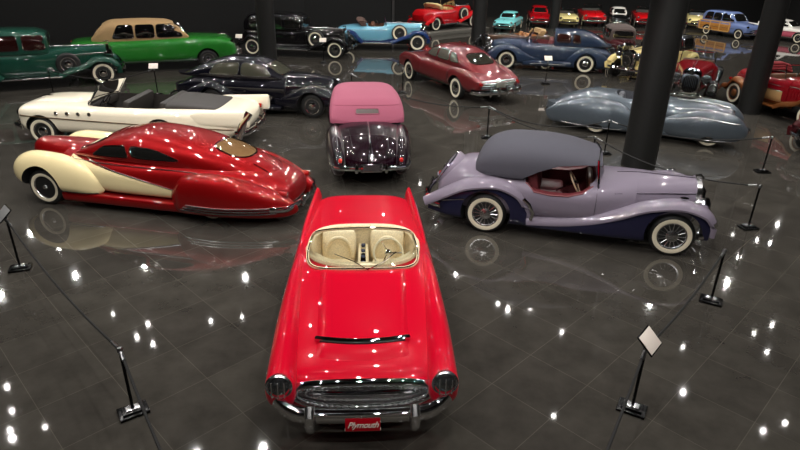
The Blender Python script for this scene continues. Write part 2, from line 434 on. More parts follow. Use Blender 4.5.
def wall(name, pts, th=.2):
    m = MB()
    for (xa, ya), (xb, yb) in zip(pts, pts[1:]):
        d = Vector((xb - xa, yb - ya, 0)); m.box(((xa + xb)/2, (ya + yb)/2, CZ/2), (d.length, th, CZ), Matrix.Rotation(atan2(d.y, d.x), 3, 'Z'))
    struct(name, m, WALLM)
wall('wall_left', [(-16, Y0), (-16, 23.5)]); wall('wall_diagonal', [(-16, 23.5), (-5, 31.5), (-.7, 32.4)]); wall('wall_alcove', [(-.7, 32.4), (-.7, 40), (4, 44), (8, 46)]); wall('wall_back', [(8, Y1), (X1, Y1)])
struct('wall_right', MB().box((X1+.1, (Y0+Y1)/2, CZ/2), (.2, Y1-Y0, CZ)), WALLM)
struct('wall_front', MB().box(((X0+X1)/2, Y0-.1, CZ/2), (X1-X0, .2, CZ)), WALLM)
PILLAR = plain('charcoal_pillar_paint', (17, 17, 16), .5)
for i, (x, y, r, lab) in enumerate([(-5.09, 23.1, .33, 'thick dark round pillar between the green saloons and the black sedan'),
        (5.55, 13.35, .38, 'nearest dark round pillar, rising behind the lilac roadster hood'),
        (10.85, 18.6, .33, 'dark round pillar standing beside the red and copper touring car'),
        (3.95, 33.0, .38, 'far dark round pillar beside the red roadster on its plinth'),
        (9.3, 39.0, .3, 'slim distant dark pillar between the far red coupe and cream car')]):
    m = MB().lathe([(r, 0), (r, CZ)], (x, y, 0), 'z', 40)
    o = m.build('pillar', PILLAR); o['kind'] = 'structure'
# ------------------------------------------------------------ red two-seat show car, foreground
def red_show_car():
    RED = paint('torch_red_lacquer', (196, 2, 36), 0, .28)
    CREAM = cloth('cream_leather', (232, 214, 178), 60, .45)
    r = thing('convertible_car', 'bright red open two-seater with cream cockpit and oval chrome grille, nearest the viewer', 'car', (-.47, 6.83), -86.5, 'cars on the hall floor')
    B = Shell(-2.3, 2.22, [(-2.3,.89),(-1.9,.91),(-1,.945),(-.5,.96),(.3,.95),(1,.92),(1.7,.85),(2.22,.72)], [(-2.3,.42),(-1.8,.28),(-1,.2),(1.5,.2),(2.22,.3)],
              [(-2.3,.74),(-1.6,.86),(-.5,.93),(.4,.95),(1.2,.93),(1.8,.91),(2.22,.86)], [(-2.3,.62),(0,.62),(2.22,.52)], 3.6, 3.2, rf=.22, rr=.14, nx=60, nt=56)
    body = B.mb().build('body', RED, r)
    for x in (1.45, -1.45):
        cut(body, wheel_cut(x, .34, .4, -1.1, -.5), UNDER); cut(body, wheel_cut(x, .34, .4, .5, 1.1), UNDER)
    # cockpit: superellipse plan
    def plan(k, z, n=48):
        o = []
        for j in range(n):
            t = 2*pi*j/n; u = sgnpow(cos(t), 2/3.4); v = sgnpow(sin(t), 2/3.0)
            x = -.29 + .57*k*u - .16*(abs(v)**3)*(1 if u > 0 else .25); o.append((x, 0.71*k*v*(1.0 if u > 0 else .97), z))
        return o
    C = MB().grid([plan(.9, .36), plan(.96, .6), plan(1.0, .8), plan(1.0, 1.2)], close_u=True, caps=True)
    cut(body, C, CREAM)
    rim = plan(1.02, 0); rim = [Vector((x, y, B.proj('z', x, y)[2] + .004)) for x, y, _ in rim]
    MB().tube(rim, .042, 8, closed=True).build('cockpit_padding', CREAM, r)
    # fender crests and tail fins, both flowing out of the body
    for s in (1, -1):
        F = Shell(-.6, 2.3, [(-.6,.8),(.2,.93),(1.2,.935),(1.9,.89),(2.3,.84)], [(-.6,.5),(1,.4),(2.3,.46)], [(-.6,.06),(.5,.13),(1.6,.155),(2.3,.15)], .68, 2.2, 3, yc=[(-.6,.83),(.6,.82),(2.3,.795)], rf=.1, rr=.5)
        f = F.mb(s).build('front_fender', RED, r); cut(f, wheel_cut(1.45, .34, .4, s*.5, s*1.1), UNDER)
        T = Shell(-2.38, -.3, [(-2.38,.97),(-2.0,.965),(-1.2,.95),(-.3,.9)], [(-2.38,.55),(-1,.5),(-.3,.6)], [(-2.38,.07),(-1.6,.09),(-.3,.05)], .72, 1.7, 3, yc=[(-2.38,.745),(-1.4,.80),(-.3,.86)], rf=.6, rr=.04)
        T.mb(s).build('tail_fin', RED, r)
        MB().lathe([(.03, -.04), (.05, 0), (.03, .03)], (-2.37, s*.745, .72), 'x', 14).build('tail_light', TAILRED, r)
        h = headlamp(r, 2.24, s*.80, .745, .125, .16, CHROME, None, pitch=-6); MB().lathe([(.10, .036), (.118, .05), (.132, .036), (.128, .01), (.105, .015)], (0, 0, 0), 'x', 28, ring=True).build('headlight_bezel', SATIN, h)
        for k in (-.06, 0, .06): MB().tube([(2.335 - 2.24, k, -.085), (2.345 - 2.24, k, .085)], .007, 5).build('headlight_bar', SATIN, h)
        w = MB()                                             # chrome quarter strip along the sill
        w.tube([(x, s*(B.half(x, .34) + .004), .34) for x in np.linspace(-1.0, 1.0, 14)], .012, 6); w.build('side_moulding', SATIN, r)
    H = MB(); n = 30; rows = []                              # raised hood panel
    for i in range(26):
        x = .36 + 1.62*i/25; hw = .54 - .06*(i/25)
        row = []
        for j in range(n + 1):
            y = -hw + 2*hw*j/n; e = min(1, (hw - abs(y))/.07, (i + .2)/2.2, (25.2 - i)/2.2); e = max(0, e); e = e*e*(3-2*e)
            row.append((x - .1*(y/.6)**2, y, B.proj('z', x - .1*(y/.6)**2, y)[2] + .034*e - .006))
        rows.append(row)
    H.grid(rows).build('hood', RED, r)
    sc = MB(); P = []
    for i in range(21):
        y = -.49 + .98*i/20; x = 1.74 - .06*(y/.49)**2; P.append((x, y, B.proj('z', x, y)[2] + .03))
    sc.bar(P, .032, .026, up=(0, 0, 1)).build('hood_scoop', CHROME, r)
    b2 = MB().bar([(p[0] + .033, p[1], p[2] - .004) for p in P[1:-1]], .01, .012).build('scoop_mouth', BLACK, r)
    # oval grille
    def oval(ry, rz, dx, n=64, ex=2.5, zc=.60):
        o = []
        for j in range(n):
            t = 2*pi*j/n; y = ry*sgnpow(cos(t), 2/ex); z = rz*sgnpow(sin(t), 2/ex); o.append((B.proj('x', y, zc, 1)[0] + dx - .25*z, y, zc + z))
        return o
    g = MB().tube(oval(.68, .125, .03), .042, 10, closed=True).build('grille', CHROME, r)
    m = MB(); m.grid([oval(.68, .125, .03), oval(.66, .115, .05), oval(.62, .09, .02), oval(.5, .06, .008), oval(.02, .004, .006)], close_u=True); m.build('grille_dish', plain('grille_mesh_steel', (120, 116, 116), .3, 1.0), g)
    for nm, ry, rz, dx, k in (('inner_bead_ring', .57, .058, .03, 60), ('outer_bead_ring', .64, .1, .06, 60)):
        P = oval(ry, rz, dx, 240); MB().tube(P, [.008 + .006*(i % 4 in (0, 1)) for i in range(240)], 6, closed=True).build(nm, SATIN, g)
    m = MB(); m.tube([(B.proj('x', y, .6, 1)[0] + .02, y, .60) for y in np.linspace(-.52, .52, 24)], .016, 8); m.build('grille_bar', CHROME, g)
    # bumper
    P = []
    for i in range(41):
        u = -1 + 2*i/40; y = .93*u; e = max(0, abs(u) - .62)/.38
        P.append((2.42 - .05*u*u - .30*e**2.6, y, .50 + .06*sin(min(1, e*1.5)*pi/2)**2 * (1 if e < .7 else 1 - .9*(e-.7)/.3)))
    bp = MB().bar(P, .05, .075, 12).build('bumper', CHROME, r)
    MB().bar([(p[0] + .04 , p[1], p[2] + .05) for p in P[9:-9]], .02, .018).build('bumper_rib', CHROME, bp)
    for y in (.5, -.5):
        MB().bar([(2.44, y, .37), (2.49, y, .44), (2.49, y, .56), (2.42, y, .62)], .05, .045, 10, 2.0, up=(1, 0, 0)).build('bumper_guard', SATIN, bp)
    pl = MB().box((2.485, 0, .45), (.02, .335, .125), Matrix.Rotation(radians(-14), 3, 'Y'), .004).build('license_plate', paint('plate_red', (172, 8, 26), 0, .4, .5), r)
    PW = plain('plate_white', (240, 232, 220), .5)
    MB().box((2.481, 0, .391), (.03, .345, .016), Matrix.Rotation(radians(-14), 3, 'Y'), .002).build('plate_edge', PW, pl)
    c = bpy.data.curves.new('lettering', 'FONT'); c.body = 'Plymouth'; c.size = .085; c.align_x = 'CENTER'; c.align_y = 'CENTER'; c.extrude = .002; c.shear = .4; c.space_character = .9
    t = bpy.data.objects.new('lettering', c); COL.objects.link(t)
    bpy.context.view_layer.update()
    me = bpy.data.meshes.new_from_object(t.evaluated_get(bpy.context.evaluated_depsgraph_get())); bpy.data.objects.remove(t)
    me.materials.clear(); me.materials.append(PW); t = bpy.data.objects.new('lettering', me); COL.objects.link(t); t.parent = pl
    t.matrix_local = Matrix.Translation((2.499, 0, .455)) @ Matrix.Rotation(radians(-14), 4, 'Y') @ Matrix(((0, 0, 1, 0), (1, 0, 0, 0), (0, 1, 0, 0), (0, 0, 0, 1)))
    # wraparound windscreen
    def base(u): y = .73*sin(u*pi/2); return Vector((.37 - .5*abs(u)**4, y, B.proj('z', .37 - .5*abs(u)**4, y)[2] + .01))
    def top(u): y = .62*sin(u*pi/2); return Vector((-.22 - .30*abs(u)**3.2, y, 1.235 - .05*abs(u)**4))
    def wp(k, t, off=0):
        e = 2.3 if sin(t) > 0 else 4.0; u = k*sgnpow(cos(t), 2/e); v = .42 + (.58 if sin(t) > 0 else .42)*k*sgnpow(sin(t), 2/e); return base(u)*(1-v) + top(u)*v + Vector((off, 0, off))
    ts = [2*pi*(j+.5)/64 for j in range(64)]
    MB().grid([[wp(k, t) for t in ts] for k in (1, .8, .55, .3, .02)], close_u=True).build('windshield', GLASS, r)
    wf = MB().tube([wp(1.0, t) for t in ts], .021, 8, closed=True).build('windshield_frame', CREAM, r)
    MB().tube([wp(1.0, t, .016) for t in ts], .0085, 6, closed=True).build('frame_bead', CHROME, wf)
    m = MB()
    m.tube([(.42, .06, .975), (.3, .25, 1.01), (.12, .42, 1.06)], .007, 5); m.tube([(.42, .06, .975), (.28, -.12, 1.02), (.16, -.36, 1.06)], .007, 5)
    m.build('wiper', CHROME, r)
    # interior
    D = MB()
    D.grid([[(.3 - .32*(abs(y)/.64)**3 + dx, y, z) for y in np.linspace(-.62, .62, 25)] for dx, z in [(.0, .95), (-.12, .955), (-.16, .92), (-.15, .78), (0, .74)]]); D.build('dashboard', CREAM, r)
    for s in (1, -1):
        st = MB(); R = Matrix.Rotation(radians(-16), 3, 'Y')
        st.box((-.35, s*.34, .5), (.55, .46, .2), None, .07); st.box((-.7, s*.34, .74), (.17, .48, .46), R, .07); st.build('seat', CREAM, r)
        P = [(-.15 - .45*(abs(cos(t))**.6 if cos(t) > 0 else -abs(cos(t))**.6*.0), 0, 0) for t in (0,)]
        tb = [(-.58 + .0, s*(.34 + .19*cos(t)), .62 + .3*max(0, sin(t))) for t in np.linspace(0, pi, 18)]
        MB().tube(tb, .028, 8).build('seat_roll', CREAM, r)
    co = MB().box((-.3, 0, .6), (.95, .15, .3), None, .04).build('center_console', CREAM, r)
    m = MB(); m.box((-.3, 0, .77), (.8, .075, .03), None, .012); m.build('console_trim', CHROME, co)
    for k in range(4): MB().lathe([(.03, 0), (.03, .012), (.002, .014)], (-.62 + .17*k, 0, .783), 'z', 14).build('gauge', plain('gauge_blue_grey', (60, 66, 84), .15), co)
    steering(r, (-.1, .33, .93), .19, 32, plain('cream_wheel_rim', (236, 224, 196), .3))
    four_wheels(r, 1.45, -1.45, .76, .34, wd=.17, style='disc', ww=.75)
    bumper(r, -2.36, .82, .45, .06, 'rear_bumper', sgn=-1, guards=(.45, -.45))
    return r
red_show_car()

# ------------------------------------------------------------ candy red and cream custom coupe
def custom_coupe():
    RED = paint('candy_red_metallic', (138, 12, 15), .45, .36); CRM = paint('cream_lacquer', (240, 222, 172), 0, .3)
    r = thing('custom_coupe', 'candy red fastback coupe with cream front fenders, left of the foreground red two-seater', 'car', (-4.96, 10.96), 168.5, 'cars on the hall floor')
    B = Shell(-3.2, 1.35, [(-3.2,.62),(-2.9,.78),(-2.2,.97),(-1.4,1.03),(0,1.0),(1.0,.98),(1.35,.98)], [(-3.2,.3),(-2.6,.2),(1.35,.2)],
              [(-3.2,.42),(-2.7,.66),(-2,.78),(-1,.84),(0,.85),(.7,.78),(1.35,.62)], [(-3.2,.42),(-2,.55),(1.35,.6)], 3, 3, rr=.12, nx=50, nt=48)
    B.mb().build('body', RED, r)
    HD = Shell(.3, 2.36, [(.3,1.0),(.9,1.03),(1.6,1.06),(2.1,1.05),(2.36,.98)], [(.3,.4),(2.36,.36)], [(.3,.62),(1.0,.52),(1.7,.38),(2.1,.28),(2.36,.17)], [(.3,.7),(2.36,.78)], 2.3, 2.6, rf=.2, nx=40, nt=44)
    HD.mb().build('hood', RED, r)
    RF = Shell(-2.95, 1.08, [(-2.95,.78),(-2.4,1.02),(-1.7,1.26),(-1.0,1.41),(-.35,1.455),(.2,1.36),(.7,1.17),(1.08,.98)], [(-2.95,.5),(-1.5,.8),(1.08,.9)],
               [(-2.95,.34),(-2.3,.56),(-1.6,.66),(-.8,.70),(0,.69),(.6,.64),(1.08,.55)], [(-2.95,.56),(-1.6,.9),(-1,.96),(1.08,.97)], [(-2.95,2.2),(-1,2.5),(1.08,2.8)], 3, rr=.3, rf=.1, nx=50, nt=48)
    RF.mb().build('roof', RED, r)
    for s in (1, -1):
        c1 = [(-.18,1.015),(.6,1.0),(.36,1.18),(-.1,1.235)]; c2 = [(-1.28,1.03),(-.26,1.015),(-.2,1.235),(-.7,1.215)]
        for nm, c, e in (('door_window', c1, 7), ('quarter_window', c2, 4)):
            w = RF.pane(c, 'y', s, e).build('side_window', GLASSD, r); RF.trim(c, 'y', s, e, r=.01).build('window_trim', CHROME, w)
        strip(B, [(-2.2,.80),(-1.2,.88),(0,.88),(1.1,.88)], s, .011).build('belt_moulding', SATIN, r)
    ws = RF.pane([(-.50,1.01),(.50,1.01),(.42,1.29),(-.42,1.29)], 'x', 1, 5, .012).build('windshield', GLASSD, r)
    RF.trim([(-.50,1.01),(.50,1.01),(.42,1.29),(-.42,1.29)], 'x', 1, 5, r=.016, off=.014).build('windshield_frame', CHROME, ws)
    tan = plain('tan_painted_reflection_glass', (120, 92, 62), .06, 0, Coat_Weight=.8)  # opaque pane; tan colour paints in reflections and pale interior, cabin is solid
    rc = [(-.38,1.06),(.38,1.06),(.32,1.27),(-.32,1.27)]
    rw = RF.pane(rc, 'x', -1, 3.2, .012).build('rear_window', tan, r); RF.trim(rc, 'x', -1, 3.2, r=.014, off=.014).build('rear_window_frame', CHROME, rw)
    MB().tube([RF.proj('x', 0, z, -1) for z in np.linspace(1.02, .62, 14)], .008, 6).build('deck_crease', RED, r)
    for s in (1, -1):
        F = Shell(.35, 2.31, [(.35,.6),(.8,.86),(1.3,.99),(1.7,1.0),(2.1,.93),(2.31,.82)], [(.35,.28),(1.2,.3),(2.1,.34),(2.31,.4)], [(.35,.06),(.8,.2),(1.4,.27),(2.1,.26),(2.31,.22)], [(.35,.42),(2.31,.6)], 2.3, 2.6, yc=[(.35,.80),(1.3,.72),(2.31,.66)], rf=.42, rr=.25, nx=44, nt=40)
        f = F.mb(s).build('front_fender', CRM, r); cut(f, wheel_cut(1.58, .36, .43, s*.55, s*1.2), UNDER)
        strip(F, [(.45,.34),(.9,.335),(1.2,.335)], s, .012).build('fender_moulding', SATIN, f)
        # cream sweep on the door, following the body side
        n = 28; rows = []
        for i in range(n + 1):
            x = -1.72 + 2.85*i/n; q = i/n; lo = .34 + .02*(1-q); hi = lo + .012 + (.64)*q**.85
            rows.append([Vector(B.proj('y', x, lo + (hi-lo)*k/10, s)) + Vector((0, s*(.012 if 0 < k < 10 and i else -.01), 0)) for k in range(11)])
        MB().grid(rows).build('door_sweep', CRM, r)
        e = MB().tube([Vector(B.proj('y', -1.72 + 2.85*i/n, .36 - .02*i/n + .012 + .64*(i/n)**.85, s)) + Vector((0, s*.012, 0)) for i in range(n+1)], .011, 6); e.build('sweep_moulding', SATIN, r)
        G = Shell(-3.3, -1.02, [(-3.3,.42),(-2.8,.66),(-2.25,.84),(-1.8,.90),(-1.35,.84),(-1.02,.64)], [(-3.3,.14),(-1.02,.14)], [(-3.3,.1),(-2.75,.22),(-2.0,.27),(-1.3,.22),(-1.02,.12)], [(-3.3,.26),(-1.9,.42),(-1.02,.4)], 2.3, 3.2, yc=[(-3.3,.5),(-2.6,.70),(-1.8,.80),(-1.02,.81)], rf=.3, rr=.3, nx=44, nt=40)
        g = G.mb(s).build('rear_fender', RED, r)
        for z in (.27, .32, .37): strip(G, [(-3.0,z),(-2.2,z),(-1.3 - (z-.27)*1.2,z)], s, .016, .012).build('skirt_moulding', SATIN, g)
        K = Shell(-1.4, 1.25, [(-1.4,.33),(1.25,.33)], .12, .13, .24, 3, 3, yc=.79, rf=.1, rr=.1); K.mb(s).build('running_board', RED, r)
        MB().lathe([(.05, -.16), (.055, -.02), (.03, .03)], (-2.98, s*.56, .56), 'x', 14).build('tail_light', TAILRED, r)
        headlamp(r, 2.2, s*.66, .68, .09, .12)
        st = MB().tube([RF.proj('x', s*.30, z, -1) for z in np.linspace(.98, .62, 12)], .01, 6); st.build('deck_moulding', CHROME, r)
    for s in (1, -1): put_wheel(r, 1.58, s*.79, .345, .17, 'wire', CHROME, .6, SATIN)
    for s in (1, -1): put_wheel(r, -1.75, s*.70, .335, .17, 'disc')
    bumper(r, -3.3, .82, .34, .18, 'rear_bumper', guards=(.3, -.3), sgn=-1, b=.055)
    m = MB()
    for k in range(9): m.tube([(2.33 - .006*k, s_*(.03 + .012*k), .86 - .055*k) for s_ in np.linspace(-1, 1, 7)], .012, 5)
    m.build('grille', CHROME, r)
    return r
custom_coupe()
# ------------------------------------------------------------ lilac drophead roadster
def lilac_roadster():
    LIL = paint('lilac_grey_lacquer', (128, 119, 134), 0, .3); NAVY = paint('navy_lower_lacquer', (30, 30, 54), 0, .3)
    MAR = cloth('maroon_leather', (112, 48, 54), 40, .5); TOP = cloth('slate_canvas', (74, 73, 83))
    r = thing('roadster', 'lilac roadster with slate canvas top and navy lower fenders, right of the foreground red two-seater', 'car', (3.15, 9.93), -14.1, 'cars on the hall floor')
    B = Shell(-2.5, .9, [(-2.5,.70),(-2.25,1.0),(-1.95,1.13),(-1.6,1.15),(-.9,1.08),(-.2,1.02),(.3,1.08),(.9,1.12)], [(-2.5,.36),(-2.2,.26),(.9,.24)],
              [(-2.5,.36),(-2.1,.54),(-1.5,.70),(-.7,.78),(0,.78),(.6,.68),(.9,.6)], [(-2.5,.55),(-1,.75),(.9,.7)], 2.8, 3.2, rr=.14, nx=50, nt=48)
    body = B.mb().build('body', LIL, r)
    H = Shell(.5, 1.92, [(.5,1.09),(1.0,1.13),(1.92,1.12)], .3, [(.5,.70),(1.0,.53),(1.5,.40),(1.92,.30)], [(.5,.75),(1.92,.78)], 2.6, 3.4, rf=.06, nx=30, nt=44)
    H.mb().build('hood', LIL, r)
    # cockpit with cut-down doors
    def plan(k, z): return [(-.36 + .62*k*sgnpow(cos(t), 2/4), .60*k*sgnpow(sin(t), 2/4), z) for t in np.linspace(0, 2*pi, 40, endpoint=False)]
    cut(body, MB().grid([plan(.95, .42), plan(1, .7), plan(1, 1.4)], close_u=True, caps=True), MAR)
    side = [(x - .28, z) for x, z in [(-.66,1.2),(-.62,.98),(-.46,.86),(-.2,.83),(.1,.84),(.32,.90),(.43,.98),(.46,1.2)]]
    fx = []
    for i in range(len(side)): fx.append(side[i])
    cut(body, MB().grid([[(x, y, z) for x, z in fx] for y in (-1.0, 1.0)], close_u=True, caps=True), MAR)
    for s in (1, -1):
        P = [(x, s*(B.half(x, min(z, B.T(x) - .03)) - .004), z) for x, z in [(-.90,.98),(-.74,.862),(-.48,.832),(-.18,.842),(.04,.902),(.2,1.0)]]
        MB().tube(P, .016, 6).build('door_edge', MAR, r)
        MB().tube([(.27, s*(B.half(.27, z) + .001), z) for z in np.linspace(.42, .98, 8)], .004, 4).build('door_gap', UNDER, r)
    # canvas top : hollow shell with the side openings cut out
    T = Shell(-1.82, .30, [(-1.82,1.15),(-1.7,1.38),(-1.5,1.54),(-1.2,1.62),(-.75,1.635),(-.3,1.60),(.1,1.51),(.30,1.45)], [(-1.82,1.0),(-.9,.98),(-.1,.99),(.30,1.0)], [(-1.82,.46),(-1.6,.60),(-1.1,.70),(-.4,.69),(.30,.60)], [(-1.82,1.08),(-1,1.12),(.30,1.2)], 3.0, 5, rr=.06, nx=44, nt=48)
    top = T.mb().build('canvas_top', TOP, r)
    TI = Shell(-1.3, .5, [(-1.3,1.45),(-.9,1.57),(-.4,1.54),(.1,1.45),(.5,1.38)], .9, [(-1.3,.56),(-.8,.62),(-.4,.615),(.5,.53)], [(-1.3,1.1),(.5,1.1)], 2.7, 5, nx=24, nt=36)
    DARK = plain('top_lining_dark', (26, 22, 24), .9)
    cut(top, TI.mb(), DARK)
    op = [(-1.0,.9),(-.94,1.06),(-.72,1.19),(-.4,1.32),(0,1.36),(.6,1.36),(.8,1.3),(.8,.9)]
    cut(top, MB().grid([[(x, y, z) for x, z in op] for y in (-1.1, 1.1)], close_u=True, caps=True), DARK)
    for s in (1, -1):
        MB().tube([(x, s*(B.half(x, .99) + .0), 1.0 + .04) for x in np.linspace(-1.6, -1.0, 9)], .01, 5).build('top_beading', TOP, top)
    MB().tube([T.proj('x', y, 1.22, -1) for y in np.linspace(-.3, .3, 9)], .006, 5).build('rear_light_edge', CHROME, top)
    # windscreen
    ub = [(.40 - .10*abs(y)/.56, y, B.T(.40) - .02 - .10*(abs(y)/.56)**3) for y in np.linspace(-.6, .6, 13)]
    ut = [(.28 - .05*abs(y)/.5, y, 1.475 - .03*(abs(y)/.5)**2) for y in np.linspace(-.54, .54, 13)]
    MB().grid([ub, ut]).build('windshield', GLASS, r)
    m = MB(); m.tube(ub, .014, 6); m.tube(ut, .014, 6); m.tube([ub[0], ut[0]], .02, 6); m.tube([ub[-1], ut[-1]], .02, 6); m.build('windshield_frame', CHROME, r)
    # interior
    for s in (1, -1): seat(r, -.5, s*.29, .58, .48, MAR, .62, .5, .2)
    MB().box((.18, 0, .88), (.1, .94, .22), None, .03).build('dashboard', plain('walnut_dash', (70, 38, 26), .3), r)
    steering(r, (-.08, -.3, .93), .2, 30, plain('ivory_wheel_rim', (210, 180, 150), .3))
    # fenders: lilac crowns over navy flanges
    PF = [(2.08,.42,.26),(2.08,.62,.32),(1.95,.80,.36),(1.55,.90,.38),(1.1,.82,.36),(.65,.62,.32),(.2,.46,.26),(-.3,.36,.22),(-.82,.31,.20)]
    PR = [(-.80,.32,.18),(-.84,.55,.26),(-1.02,.80,.36),(-1.4,.93,.42),(-1.85,.86,.42),(-2.25,.66,.36),(-2.62,.44,.22)]
    for s in (1, -1):
        f = fender_sweep(PF, .70, .36, .07, .03, .03, 15, s).build('front_fender', LIL, r)
        q = Shell(-.8, 2.06, [(-.8,.30),(-.3,.36),(.2,.45),(.65,.61),(1.1,.82),(1.5,.89),(1.85,.84),(2.06,.62)], [(-.8,.2),(1,.2),(2.06,.34)], [(-.8,.07),(.65,.14),(1.5,.15),(2.06,.12)], None, 4, 4, yc=.70, nx=50, nt=28)
        q = q.mb(s).build('fender_flange', NAVY, f); cut(q, wheel_cut(1.525, .38, .44, s*.55, s*1.1), UNDER)
        g = fender_sweep(PR, .66, .4, .08, .03, .03, 15, s).build('rear_fender', LIL, r)
        q = Shell(-2.56, -.82, [(-2.56,.44),(-2.25,.64),(-1.85,.84),(-1.4,.91),(-1.02,.79),(-.82,.5)], [(-2.56,.3),(-2.1,.22),(-.82,.2)], [(-2.56,.05),(-1.85,.18),(-1.4,.19),(-.82,.12)], None, 4, 4, yc=.65, nx=44, nt=28)
        q = q.mb(s).build('fender_flange', NAVY, g); cut(q, wheel_cut(-1.525, .38, .43, s*.52, s*1.1), UNDER)
        MB().tube([(-2.62,s*.62,.44),(-2.3,s*.75,.52),(-1.9,s*.83,.62)], .012, 6).build('fender_spear', CHROME, g)
        gr = MB().bar([(-.75, s*.80, .36), (-.72, s*.84, .5), (-.80, s*.85, .66), (-.9, s*.83, .74)], .014, .03, up=(1, 0, 0)).build('stone_guard', CHROME, g)
        headlamp(r, 2.0, s*.42, .83, .115, .2); MB().tube([(1.9, s*.42, .74), (1.86, s*.36, .6)], .022, 6).build('lamp_bracket', CHROME, r)
        MB().ell((1.6, s*.70, 1.0), (.07, .03, .03), 12, 8).build('side_lamp', CHROME, f)
        put_wheel(r, 1.525, s*.71, .36, .17, 'slots', CHROME, .72, SATIN)
        put_wheel(r, -1.525, s*.69, .36, .17, 'slots', CHROME, .72, SATIN)
        MB().lathe([(.04, -.06), (.05, -.01), (.02, .03)], (-2.56, s*.62, .52), 'x', 12).build('tail_light', TAILRED, r)
        for k in range(7): pass
        lv = MB().grid([[(1.0 + .06*i, s*(H.half(1.0 + .06*i, z) + .006), z) for z in np.linspace(.78, .98, 5)] for i in range(2)]); 
        strip(H, [(.55,.93),(1.2,.94),(1.9,.95)], s, .008).build('hood_moulding', CHROME, r)
    MB().tube([(x, 0, H.T(x) + .004) for x in np.linspace(.6, 1.88, 12)], .01, 6).build('hood_hinge', CHROME, r)
    # radiator
    g = Shell(1.86, 2.0, [(1.86,1.14),(2.0,1.12)], .38, [(1.86,.315),(2.0,.27)], .78, 2.8, 3, rf=.06).mb().build('radiator_grille', SATIN, r)
    m = MB()
    for k in range(11): m.box((2.004, -.2 + .04*k, .72), (.02, .014, .56))
    m.build('grille_slats', plain('grille_dark_steel', (60, 60, 64), .2, 1.0), g)
    MB().bar([(1.98, 0, 1.13), (1.93, 0, 1.19), (1.84, 0, 1.17)], .018, .02).build('radiator_mascot', CHROME, r)
    bumper(r, 2.22, .82, .42, .1, 'front_bumper', guards=(.28, -.28), b=.055)
    bumper(r, -2.66, .78, .44, .12, 'rear_bumper', guards=(.28, -.28), sgn=-1, b=.055)
    # spare wheel cover let into the sloping tail
    Rm = Matrix.Rotation(radians(212), 3, 'Y'); cc = (-2.33, 0, .88)
    sp = MB().lathe([(.35, -.14), (.36, 0), (.33, .045), (.2, .07), (.003, .075)], cc, 'x', 36, Rm).build('spare_wheel_cover', LIL, r)
    MB().tube([Vector(cc) + Rm @ Vector((.035, .345*cos(t), .345*sin(t))) for t in np.linspace(0, 2*pi, 36, endpoint=False)], .016, 6, closed=True).build('cover_ring', CHROME, sp)
    MB().lathe([(.09, .06), (.08, .085), (.003, .1)], cc, 'x', 20, Rm).build('cover_boss', CHROME, sp)
    return r
lilac_roadster()

